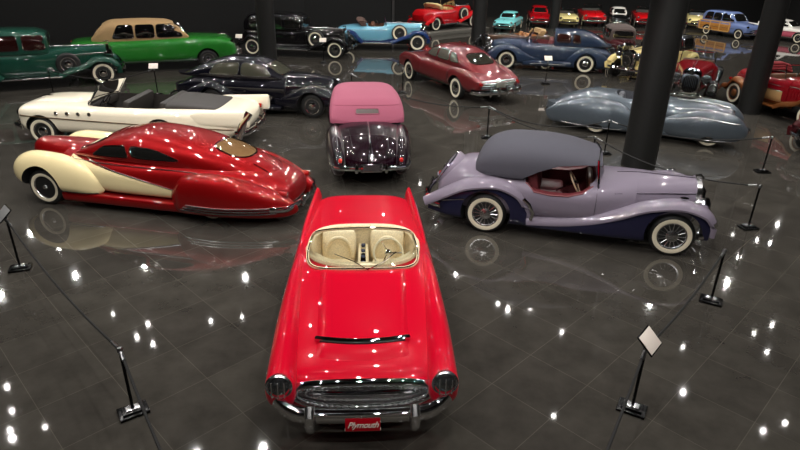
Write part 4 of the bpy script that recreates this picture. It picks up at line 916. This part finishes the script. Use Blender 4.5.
def torpedo_saloon():
    C = paint('brick_maroon_metallic', (112, 36, 40), .3, .34)
    r = thing('torpedo_sedan', 'brick maroon torpedo sedan with full-width chrome tail, angled away beyond the rose-topped car', 'car', (1.79, 21.56), 117.7, 'cars on the hall floor')
    B = Shell(-2.75, 2.7, [(-2.75,.66),(-2.4,.86),(-1.5,1.02),(0,1.05),(1.2,1.03),(2.2,.95),(2.7,.72)], [(-2.75,.4),(-2.2,.24),(2.3,.24),(2.7,.4)], [(-2.75,.72),(-2.2,.9),(0,.95),(2,.92),(2.7,.74)], .66, 3, 3.5, rf=.22, rr=.16, nt=48)
    b = B.mb().build('body', C, r)
    for x in (1.65, -1.6):
        for s in (1, -1): cut(b, wheel_cut(x, .35, .42, s*.55, s*1.2), UNDER)
    T = Shell(-2.65, 1.05, [(-2.65,.72),(-2.0,1.04),(-1.3,1.36),(-.6,1.52),(0,1.53),(.5,1.42),(1.05,1.05)], [(-2.65,.5),(-1.4,.9),(1.05,.9)], [(-2.65,.34),(-1.9,.62),(-.8,.74),(0,.74),(1.05,.62)], [(-2.65,.62),(-1.4,1.0),(1.05,1.03)], 2.7, 4, rr=.2, rf=.06); T.mb().build('roof', C, r)
    G = plain('pale_grey_window_glass', (92, 88, 80), .06, 0, Coat_Weight=.5)
    side_glass(T, r, [[(-.05,1.1),(.72,1.1),(.42,1.37),(-.03,1.42)], [(-.85,1.1),(-.12,1.1),(-.1,1.42),(-.72,1.40)], [(-1.4,1.1),(-.92,1.1),(-.8,1.38),(-1.1,1.32)]], G, CHROME, .012, 5)
    end_glass(T, r, [(-.55,1.12),(.55,1.12),(.5,1.4),(-.5,1.4)], 1, 'windshield', G); end_glass(T, r, [(-.46,1.1),(.46,1.1),(.4,1.36),(-.4,1.36)], -1, 'rear_window', plain('dark_olive_glass', (44, 42, 36), .04, 0, Coat_Weight=.6), CHROME, 4, .016)
    for s in (1, -1):
        G_ = Shell(-2.72, -.9, [(-2.72,.74),(-2.2,.93),(-1.6,1.0),(-.9,.86)], .4, [(-2.72,.12),(-1.7,.17),(-.9,.08)], .7, 2.2, 3, yc=[(-2.72,.70),(-1.5,.82),(-.9,.88)], rr=.2, rf=.4); q = G_.mb(s).build('rear_fender', C, r); cut(q, wheel_cut(-1.6, .35, .42, s*.55, s*1.3), UNDER)
        F_ = Shell(.6, 2.72, [(.6,.86),(1.4,1.0),(2.2,.95),(2.72,.76)], .4, [(.6,.06),(1.5,.16),(2.72,.14)], .7, 2.2, 3, yc=[(.6,.88),(1.6,.80),(2.72,.70)], rf=.25, rr=.4); q = F_.mb(s).build('front_fender', C, r); cut(q, wheel_cut(1.65, .35, .42, s*.55, s*1.3), UNDER)
        headlamp(r, 2.62, s*.68, .7, .11); MB().lathe([(.05, -.06), (.06, 0), (.02, .03)], (-2.74, s*.7, .66), 'x', 12).build('tail_light', TAILRED, r)
        for k in range(5): MB().tube([(-1.22 + .0*k, s*(.955 + .03), .5 + .07*k), (-1.12, s*(.955 + .02), .5 + .07*k)], .012, 5).build('air_scoop_bar', CHROME, r)
        MB().tube([(x, s*(B.half(x, .3) + .006), .3) for x in np.linspace(-1.1, 1.1, 10)], .014, 5).build('sill_moulding', SATIN, r)
    four_wheels(r, 1.65, -1.6, .82, .35, wd=.18, style='disc', ww=.8)
    b = bumper(r, -2.95, .92, .42, .16, 'rear_bumper', guards=(.45, -.45, .15, -.15), b=.085, a=.05, sgn=-1); bumper(r, 2.85, .9, .42, .16, 'front_bumper', guards=(.4, -.4), b=.07)
    gl = MB()
    for z in (.52, .59, .66, .73): gl.tube([(B.proj('x', y, min(z, .70), -1)[0] - .05, y, z) for y in np.linspace(-.66, .66, 17)], .026, 6)
    gl.build('rear_grille', SATIN, r)
    MB().box((-2.84, 0, .62), (.04, .34, .16), None, .01).build('license_plate', plain('plate_grey', (120, 118, 110), .4), r)
torpedo_saloon()

def blue_town_car():
    C = paint('slate_blue_lacquer', (40, 54, 76), 0, .32)
    r = thing('town_car', 'slate blue town car with open driver seat, rounded rear cabin and whitewalls, middle row', 'car', (5.94, 25.67), 168, 'cars on the hall floor')
    B = Shell(-2.65, 1.0, [(-2.65,.62),(-2.3,.92),(-1.6,1.06),(0,1.1),(1.0,1.12)], [(-2.65,.4),(-2,.26),(1,.24)], [(-2.65,.5),(-2,.76),(-1,.86),(.4,.88),(1.0,.84)], .68, 3, 3.4, rr=.15); body = B.mb().build('body', C, r)
    H = Shell(.6, 2.25, [(.6,1.11),(1.5,1.12),(2.25,1.02)], .34, [(.6,.74),(1.5,.5),(2.25,.27)], .74, 2.8, 3, rf=.1); H.mb().build('hood', C, r)
    MAR = cloth('maroon_leather', (112, 48, 54), 40, .5); cockpit(body, -.28, .72, .62, .5, MAR)
    T = Shell(-2.55, -.25, [(-2.55,.85),(-2.2,1.22),(-1.7,1.5),(-1.1,1.60),(-.25,1.60)], .95, [(-2.55,.36),(-2.0,.60),(-1.2,.70),(-.25,.70)], 1.05, 3.2, 4, rr=.15, rf=.03); T.mb().build('roof', C, r)
    side_glass(T, r, [[(-.92,1.13),(-.36,1.13),(-.36,1.46),(-.9,1.46)], [(-1.3,1.13),(-1.0,1.13),(-.98,1.46),(-1.25,1.42)]], GLASSM, CHROME, .012, 6)
    end_glass(T, r, [(-.55,1.13),(.55,1.13),(.52,1.5),(-.52,1.5)], 1, 'division_window'); end_glass(T, r, [(-.26,1.2),(.26,1.2),(.24,1.38),(-.24,1.38)], -1, 'rear_window')
    seat(r, .08, 0, .72, 1.15, MAR, .5, .42); steering(r, (.5, .34, 1.1), .19, 30); flat_screen(r, .86, .68, 1.1, 1.52, .24, split=True)
    for F, f, g_, q in pontoon_fenders(r, 1.565, .74, .72, .36, C, C, w=.24, fz=.98, rz=.98, flen=(1.5, .85), rlen=(.9, 1.05)):
        pass
    for s in (1, -1):
        headlamp(r, 2.3, s*.70, .78, .12); K = Shell(-1.0, .9, .42, .2, .14, None, 3, 3, yc=.80).mb(s).build('sill', C, r)
        strip(B, [(-1.9,.98),(.5,1.0)], s, .01).build('belt_moulding', SATIN, r); MB().tube([(x, s*.94, .3) for x in (-.8, .6)], .016, 5).build('sill_moulding', SATIN, r)
        MB().tube([(-.5, s*.87, .98), (-.36, s*.88, .98)], .014, 5).build('door_handle', CHROME, r)
        MB().bar([(.72, s*.86, 1.1), (.72, s*.98, 1.16)], .03, .05).build('wing_mirror', CHROME, r)
    four_wheels(r, 1.565, -1.565, .76, .365, wd=.18, style='disc', ww=.8)
    m = MB()
    for k in range(9): m.tube([(2.29, -.2 + .05*k, .45), (2.26, -.2 + .05*k, .98)], .013, 5)
    m.build('grille', CHROME, r); bumper(r, 2.55, .86, .44, .15, 'front_bumper', guards=(.3, -.3)); bumper(r, -2.72, .8, .44, .15, 'rear_bumper', guards=(.3, -.3), sgn=-1)
blue_town_car()

def silver_streamliner():
    C = paint('pale_steel_blue_metallic', (86, 94, 102), .4, .34)
    r = thing('streamlined_roadster', 'silver blue streamlined open roadster with enclosed teardrop fenders, crossed by the nearest pillar', 'car', (6.86, 16.2), -23, 'cars on the hall floor')
    B = Shell(-2.85, 2.0, [(-2.85,.46),(-2.3,.82),(-1.6,1.04),(-1.0,1.06),(0,1.0),(.6,.98),(1.4,.95),(2.0,.84)], .2, [(-2.85,.16),(-2.2,.46),(-1.2,.70),(0,.76),(1.0,.6),(1.6,.42),(2.0,.28)], .58, 2.5, 3, rf=.15, rr=.2, nt=48); body = B.mb().build('body', C, r)
    IN = cloth('grey_leather', (84, 86, 92), 40, .5); cockpit(body, -1.0, .02, .52, .45, IN, ex=4)
    for s in (1, -1): seat(r, -.62, s*.24, .56, .42, IN, .42, .45)
    steering(r, (-.26, -.26, .95), .18, 30); flat_screen(r, .14, .6, .97, 1.26, .2, split=True, bow=.2)
    for s in (1, -1):
        F = Shell(.1, 2.3, [(.1,.5),(.7,.78),(1.3,.92),(1.8,.88),(2.3,.68)], [(.1,.18),(1.4,.12),(2.3,.2)], [(.1,.08),(.8,.26),(1.4,.33),(2.3,.22)], .44, 2.3, 2.8, yc=[(.1,.74),(1.4,.72),(2.3,.64)], rf=.4, rr=.3); f = F.mb(s).build('front_fender', C, r)
        cut(f, wheel_cut(1.4, .1, .22, s*.9, s*1.3), UNDER)
        G = Shell(-2.8, -.35, [(-2.8,.48),(-2.2,.78),(-1.5,.95),(-.9,.88),(-.35,.55)], .12, [(-2.8,.06),(-2,.27),(-1.3,.34),(-.35,.14)], .42, 2.3, 2.8, yc=[(-2.8,.5),(-1.5,.70),(-.35,.74)], rf=.3, rr=.3); g_ = G.mb(s).build('rear_fender', C, r)
        cut(g_, wheel_cut(-1.35, .1, .22, s*.9, s*1.3), UNDER)
        Shell(-.6, .5, .3, .16, .14, None, 3, 3, yc=.74).mb(s).build('sill', C, r)
        strip(F, [(.4,.62),(1.2,.76),(2.1,.66)], s, .008).build('fender_spear', SATIN, f); strip(F, [(.8,.2),(2.0,.22)], s, .014).build('fender_edge', SATIN, f); strip(G, [(-2.3,.2),(-.7,.2)], s, .014).build('fender_edge', SATIN, g_)
        headlamp(r, 2.12, s*.66, .60, .09)
        strip(B, [(.5,.86),(1.2,.86),(1.9,.78)], s, .009).build('hood_moulding', SATIN, r)
        for x in (1.42, -1.35): put_wheel(r, x, s*.80, .34, .16, 'disc', CHROME, .7)
    m = MB()
    for k in range(7): m.tube([(2.03 - .02*abs(k-3), -.15 + .05*k, .32), (1.95 - .02*abs(k-3), -.15 + .05*k, .82)], .012, 5)
    m.build('grille', CHROME, r)
    MB().tube([(x, 0, B.T(x) + .006) for x in np.linspace(.55, 1.85, 8)], .01, 5).build('hood_hinge', SATIN, r)
    MB().tube([(x, 0, B.T(x) + .006) for x in np.linspace(-2.5, -.85, 10)], .012, 5).build('tail_ridge', C, r)
    bumper(r, 2.4, .7, .34, .3, 'front_bumper', b=.04, a=.025); bumper(r, -2.9, .6, .34, .25, 'rear_bumper', b=.04, a=.025, sgn=-1)
silver_streamliner()

DG = paint('bottle_green_lacquer', (24, 68, 55), 0, .32)
classic(dict(name='touring_sedan', label='dark green thirties touring sedan with side-mounted spare wheel, at the far left edge', loc=(-12.35, 20.75), yaw=26, scale=1.06, spare_ww=0, spare_z=.70, col=DG, wb=3.5, R=.365, t=.74, bw=.78, closed=True, height=1.78, cowl=.25, glass=GLASSM, spare=True, spare_dx=.95, nwin=3, wstyle='disc', rear=-2.3, hood_z=1.18, belt=1.12))
BG = paint('kelly_green_lacquer', (36, 118, 38), 0, .32); TAN = cloth('tan_canvas', (170, 138, 96))
def green_convertible():
    r = slab(dict(name='convertible_sedan', label='bright green post-war sedan under a tan canvas top, beside the dark green touring sedan', loc=(-9.65, 24.25), yaw=22, scale=1.07, col=BG, wb=3.3, fx=2.75, rx=-2.95, hw=.98, hood=1.12, deck=1.08, roof=(-2.15, 1.1, 1.70), rcol=TAN, nwin=3, rb=.80, bz=.7,
        glass=plain('near_black_glass', (10, 10, 11), .03), strip=[(-2.6,.36),(2.3,.36)], ret=5, wa=.75, wz=.45, ww=0))
green_convertible()
BK = paint('black_lacquer', (14, 13, 15), 0, .3); WIR = SATIN
classic(dict(name='limousine', label='black thirties limousine with side-mounted spare wheel, half hidden by the far left pillar', loc=(-4.7, 27.76), yaw=-9, col=BK, wb=3.75, R=.38, t=.74, bw=.76, closed=True, height=1.82, cowl=.3, spare=True, spare_dx=.85, wstyle='wirecap', ww=.6, rim=SATIN, rear=-2.5, hood_z=1.2, belt=1.14, molding=SATIN))
LB = paint('powder_blue_lacquer', (108, 170, 194), 0, .34); DB = paint('royal_navy_lacquer', (18, 44, 92), 0, .3)
classic(dict(name='open_roadster', label='powder blue open roadster with navy fenders and side-mounted spare, beyond the maroon torpedo sedan', loc=(-1.02, 30.05), yaw=2, col=LB, fcol=DB, wb=3.3, R=.38, t=.74, bw=.74, spare=True, spare_dx=.85, rear=-2.35, cp0=-.7, cowl=.2, top=cloth('brown_canvas', (88, 66, 58)), hood_z=1.18, belt=1.1, tail_z=1.0, ex=3, seats=[-.5]))
RR = paint('guards_red_lacquer', (196, 14, 22), 0, .32)
pm = plain('plinth_grey', (96, 94, 88), .35)
pl = MB().box((2.4, 36.7, .1), (4.9, 2.6, .2), Matrix.Rotation(radians(40), 3, 'Z'), .01).build('display_plinth', pm); pl['label'] = 'low grey display plinth under the red roadster at the back'; pl['category'] = 'plinth'
classic(dict(name='open_roadster', label='bright red open roadster raised on the low grey display plinth', loc=(2.43, 36.75), yaw=42, z=.2, group='cars on the hall floor', col=RR, wb=3.1, R=.37, t=.72, bw=.74, spare=True, spare_dx=.8, rear=-2.3, cp0=-.75, cowl=.2, hood_z=1.18, belt=1.12, ex=3, seats=[-.5], inner=cloth('biscuit_leather', (206, 176, 120), 40, .5), top=cloth('biscuit_canvas', (214, 188, 134))))
BM = paint('dark_maroon_lacquer', (70, 22, 28), 0, .32)
classic(dict(name='closed_sedan', label='dark maroon and brown sedan parked nose out just behind the blue town car', loc=(9.75, 27.9), yaw=-97, scale=.85, col=BM, fcol=BK, wb=3.1, R=.36, t=.7, bw=.74, closed=True, height=1.74, cowl=.3, rcol=cloth('brown_roof_fabric', (74, 62, 58)), wstyle='disc', nwin=2))
YL = paint('primrose_lacquer', (226, 206, 142), 0, .34)
classic(dict(name='closed_coupe', label='pale yellow thirties car with black roof, mostly behind the nearest pillar', loc=(10.0, 24.4), yaw=215, col=YL, fcol=YL, rcol=BK, hcol=YL, wb=2.9, R=.36, t=.7, bw=.72, closed=True, height=1.6, cowl=.1, nwin=2, rear=-1.9))
MR = paint('claret_lacquer', (126, 10, 22), 0, .3)
classic(dict(name='touring_car', label='claret open tourer with black fenders and big chrome lamps, nose beside the nearest pillar', loc=(9.85, 20.55), yaw=242, col=MR, fcol=BK, hcol=MR, wb=2.9, R=.36, t=.66, bw=.68, cowl=-.05, rad_x=1.6, rear=-1.75, hood_z=1.24, belt=1.1, cp0=-1.2, cp1=-.15, lamp_r=.15, lamp_z=.95, lamp_y=.44, grille=CHROME, seats=[-.9], tail_z=1.0))
CP = paint('copper_metallic', (118, 70, 36), .45, .34); SND = paint('sand_lacquer', (186, 146, 98), 0, .34)
def copper_tourer():
    return classic(dict(name='drophead_tourer', label='red over sand drophead with copper fenders and wheels, beside the right-hand pillar', loc=(11.95, 18.4), yaw=-80, col=MR, lower=SND, fcol=CP, hcol=MR, wb=3.1, R=.36, t=.72, bw=.72, cowl=.2, rear=-2.1, hood_z=1.2, belt=1.12, cp0=-.8, top=cloth('claret_canvas', (120, 20, 28)), rim=CP, wstyle='disc', seats=[-.5], board=CP))
copper_tourer()
GY = paint('oxblood_lacquer', (60, 16, 20), 0, .3)
classic(dict(name='vintage_car', label='dark vintage car whose chrome nose just enters the right edge', loc=(11.95, 14.3), yaw=186, col=GY, fcol=GY, wb=3.0, R=.36, t=.7, bw=.72, closed=True, height=1.7, cowl=.2, nwin=2))
TN = paint('tobacco_lacquer', (60, 40, 28), 0, .3)
classic(dict(name='phaeton', label='dark open phaeton with tan seats, half hidden behind the blue town car', loc=(5.2, 28.8), yaw=196, scale=.85, col=TN, fcol=BK, wb=3.1, R=.37, t=.72, bw=.72, cowl=.15, rear=-2.1, inner=cloth('tan_leather', (190, 130, 80), 40, .5), seats=[-.5], top=cloth('tan_canvas', (170, 138, 96)), cp0=-1.0))

# ------------------------------------------------------------ back row against the dark wall
FAR = 'cars in the back row'
TQ = paint('turquoise_lacquer', (120, 204, 206), 0, .34); WH = paint('white_lacquer', (236, 232, 224), 0, .34); PK = paint('salmon_pink_lacquer', (206, 96, 116), 0, .34); CY = paint('cream_yellow_lacquer', (236, 220, 150), 0, .34)
slab(dict(name='hardtop_coupe', label='turquoise fifties hardtop facing out at the left end of the back row', loc=(6.3, 38.0), yaw=249, scale=.74, col=TQ, hw=.86, L=4.5, wb=2.7, roof=(-1.7, .7, 1.42), group=FAR))
slab(dict(name='hardtop_coupe', label='dark red fifties hardtop in the back row next to the turquoise one', hw=.86, loc=(8.75, 40.9), yaw=263, scale=.8, col=paint('cherry_lacquer', (176, 10, 22), 0, .32), L=4.8, wb=2.9, roof=(-1.8, .7, 1.45), group=FAR))
slab(dict(name='open_convertible', label='cream yellow open car in the back row right of the slim pillar', hw=.86, loc=(10.55, 41.0), yaw=262, scale=.76, col=CY, L=4.6, wb=2.8, group=FAR))
slab(dict(name='open_convertible', label='scarlet open convertible in the back row, chrome windshield frame raised', hw=.86, loc=(12.4, 41.9), yaw=262, scale=.86, col=RR, L=4.8, wb=2.9, group=FAR, hood=1.0))
slab(dict(name='hardtop_coupe', label='black back-row car with bright chrome trim between two red ones', hw=.86, loc=(14.1, 41.6), yaw=258, scale=.74, col=BK, L=4.6, wb=2.8, roof=(-1.7, .7, 1.5), rcol=WH, group=FAR, lamp_r=.13))
slab(dict(name='open_convertible', label='red back-row convertible, rightmost of the red cars before the nearest pillar', hw=.86, loc=(15.9, 41.8), yaw=256, scale=.84, col=RR, L=4.8, wb=2.9, group=FAR))
slab(dict(name='open_convertible', label='cream open car in the back row left of the wood-panelled wagon', hw=.86, loc=(19.1, 41.2), yaw=250, scale=.78, col=CY, L=4.6, wb=2.8, group=FAR, inner=cloth('grey_leather', (84, 86, 92), 40, .5)))
def woody():
    C = paint('steel_blue_lacquer', (104, 122, 168), 0, .34)
    m, N, L, b = new_mat('varnished_wood'); t = N.new('ShaderNodeTexCoord'); n = N.new('ShaderNodeTexNoise'); n.inputs['Scale'].default_value = 3; mp = N.new('ShaderNodeMapping'); mp.inputs['Scale'].default_value = (1, 1, 14)
    L.new(t.outputs['Object'], mp.inputs[0]); L.new(mp.outputs[0], n.inputs['Vector']); rp = N.new('ShaderNodeValToRGB'); rp.color_ramp.elements[0].color = (*lin((150, 92, 30)), 1); rp.color_ramp.elements[1].color = (*lin((196, 136, 60)), 1)
    L.new(n.outputs['Fac'], rp.inputs['Fac']); L.new(rp.outputs['Color'], b.inputs['Base Color']); pset(b, Roughness=.3, Coat_Weight=.5)
    r = slab(dict(name='station_wagon', label='wood-panelled station wagon with blue nose, in the back row right of the pillar', loc=(19.2, 36.9), yaw=-65, scale=.77, col=C, L=4.6, wb=2.8, hw=.92, hood=1.08, deck=1.08, roof=(-2.2, .9, 1.78), rcol=C, nwin=3, wa=.35, wz=.4, group=FAR, ret=4.5, rb=.84, rtops=[(-2.2,1.5),(-2.0,1.72),(-1.5,1.78),(0,1.78),(.3,1.70),(.6,1.45),(.9,1.08)], lower=m, lz=1.0))
    for ch in list(r.children):
        if ch.name.startswith('side_panel'):
            me = ch.data; bm = bmesh.new(); bm.from_mesh(me); bmesh.ops.delete(bm, geom=[v for v in bm.verts if v.co.x > .75], context='VERTS'); bm.to_mesh(me); bm.free()
    for s in (1, -1):
        mm = MB()
        for x in (-2.1, -1.15, -.3, .55): mm.box((x, s*.925, .75), (.07, .03, .66))
        for z in (.42, 1.06): mm.box((-.78, s*.93, z), (2.7, .03, .06))
        mm.build('wood_frame', plain('pale_ash_wood', (206, 160, 92), .35), r)
woody()
slab(dict(name='hardtop_coupe', label='salmon pink and white fifties hardtop at the right end of the back row', hw=.86, loc=(21.7, 35.7), yaw=-58, scale=.78, col=WH, lower=PK, lz=.74, L=4.5, wb=2.8, roof=(-1.9, .75, 1.46), rcol=WH, group=FAR, fins=.1))
# ------------------------------------------------------------ barriers
POST = plain('stanchion_black', (16, 16, 17), .25, .6); ROPE = cloth('black_rope', (16, 15, 15), 300, .8); CARD = plain('sign_card', (226, 214, 204), .5)
GREYC = plain('dull_sign_card', (120, 120, 120), .45); PRINT = plain('sign_print_grey', (150, 140, 134), .6)
H = .84
def stanchion_parts(o, base_rot):
    R = Matrix.Rotation(radians(base_rot), 3, 'Z')
    b = MB().box((0, 0, .018), (.30, .22, .036), R, .008); b.box((0, 0, .048), (.22, .15, .024), R, .006); b.build('base', POST, o)
    m = MB().box((0, 0, .065), (.14, .09, .012), R, .003); m.build('base_plate', SATIN, o)
    MB().tube([(0, 0, .05), (0, 0, H - .03)], .017, 10).build('post', POST, o)
    m = MB().lathe([(.02, H - .05), (.03, H - .04), (.03, H - .005), (.022, H + .01), (.003, H + .014)], (0, 0, 0), 'z', 14); m.build('cap', DULL, o)
def stanchion(x, y, label, rot=0, sign=None, card=None):
    o = thing('stanchion', label, 'barrier post', (x, y), 0, 'barrier posts'); stanchion_parts(o, rot)
    if sign is not None:
        Rz = Matrix.Rotation(radians(sign), 3, 'Z'); R = Rz @ Matrix.Rotation(radians(42), 3, 'X'); c = Vector((0, 0, H + .09)) + Rz @ Vector((0, -.02, 0))
        f = MB().box(c, (.31, .24, .014), R, .004).build('sign_frame', POST, o)
        k = MB().box(c + R @ Vector((0, 0, .009)), (.28, .21, .006), R, .001).build('sign_card', card or CARD, f)
        MB().tube([(0, 0, H - .02), (0, 0, H + .08)], .012, 8).build('sign_stem', POST, o)
    return o
ST = {}
for key, x, y, lab, rot, sg, cd_ in [
    ('A', -2.82, 4.94, 'black barrier post on square base, front left of the foreground red car', 35, None, None),
    ('B', -5.79, 7.96, 'black barrier post carrying a dull grey sign at the left edge', 20, -45, GREYC),
    ('C', 2.59, 5.13, 'black barrier post carrying a tilted white sign, right of the foreground car', -30, 50, None),
    ('D', 4.51, 7.40, 'black barrier post without sign, nearest in front of the lilac roadster wheel', -30, None, None),
    ('E', 6.37, 9.95, 'black barrier post off the nose of the lilac roadster', 10, None, None),
    ('F', 8.29, 13.03, 'black barrier post off the nose of the silver blue streamliner', 0, None, None),
    ('G', 5.0, 14.15, 'black barrier post just left of the nearest pillar', 0, None, None),
    ('I', 4.25, 12.75, 'black barrier post directly behind the lilac roadster windscreen', 0, None, None),
    ('H', 2.25, 15.31, 'black barrier post between lilac canvas top and torpedo sedan tail', 0, None, None),
    ('J', -1.63, 19.25, 'black barrier post behind the rose canvas top of the plum car', 0, None, None),
    ('K', .0, 20.4, 'black barrier post beside the torpedo sedan front wheel', 0, None, None),
    ('L', 5.27, 22.3, 'black sign post standing in front of the blue town car', 0, 0, None),
    ('M', -7.98, 19.43, 'black sign post standing in front of the bright green sedan', 0, 10, None),
    ('N', -11.2, 19.1, 'black barrier post beside the dark green touring sedan', 0, None, None),
    ('O', -3.35, 25.75, 'black sign post in front of the black limousine front wheel', 0, 0, None),
    ('P', -7.0, 26.4, 'black sign post by the limousine rear wheel, left of the far pillar', 0, 0, None)]:
    ST[key] = (x, y); stanchion(x, y, lab, rot, sg, cd_)
ST['A2'] = (-1.15, 2.55); ST['C2'] = (.95, 2.4)
def rope(a, b, sag, label):
    p, q = Vector((*ST[a], H - .02)), Vector((*ST[b], H - .02)); d = (q - p).normalized() * .052
    P = [p + d + (q - p - 2*d) * (i/24) - Vector((0, 0, sag * 4 * (i/24) * (1 - i/24))) for i in range(25)]
    m = MB().tube(P, .014, 7); o = m.build('barrier_rope', ROPE); o['label'] = label; o['category'] = 'rope'; o['group'] = 'barrier ropes'
    e = MB()
    for k, s in ((0, 1), (24, -1)): MB().tube([P[k], P[k + s]], .019, 8).build('rope_hook', DULL, o)
rope('A', 'A2', .12, 'black rope running off the bottom edge, left of the foreground car')
rope('B', 'A', .16, 'black rope sagging from the grey sign post to the front left post')
rope('C', 'C2', .12, 'black rope running off the bottom edge, right of the foreground car')
rope('C', 'D', .12, 'black rope from the white sign post to the next post behind it')
rope('I', 'E', .22, 'black rope passing behind the lilac roadster hood')
rope('G', 'F', .22, 'black rope sagging in front of the silver blue streamliner front fender')
rope('H', 'G', .3, 'black rope sagging in front of the silver blue streamliner tail')
rope('H', 'I', .2, 'black rope passing behind the lilac roadster canvas top')
rope('J', 'H', .3, 'black rope sagging below the torpedo sedan')
rope('N', 'M', .3, 'black rope in front of the dark green touring sedan nose')
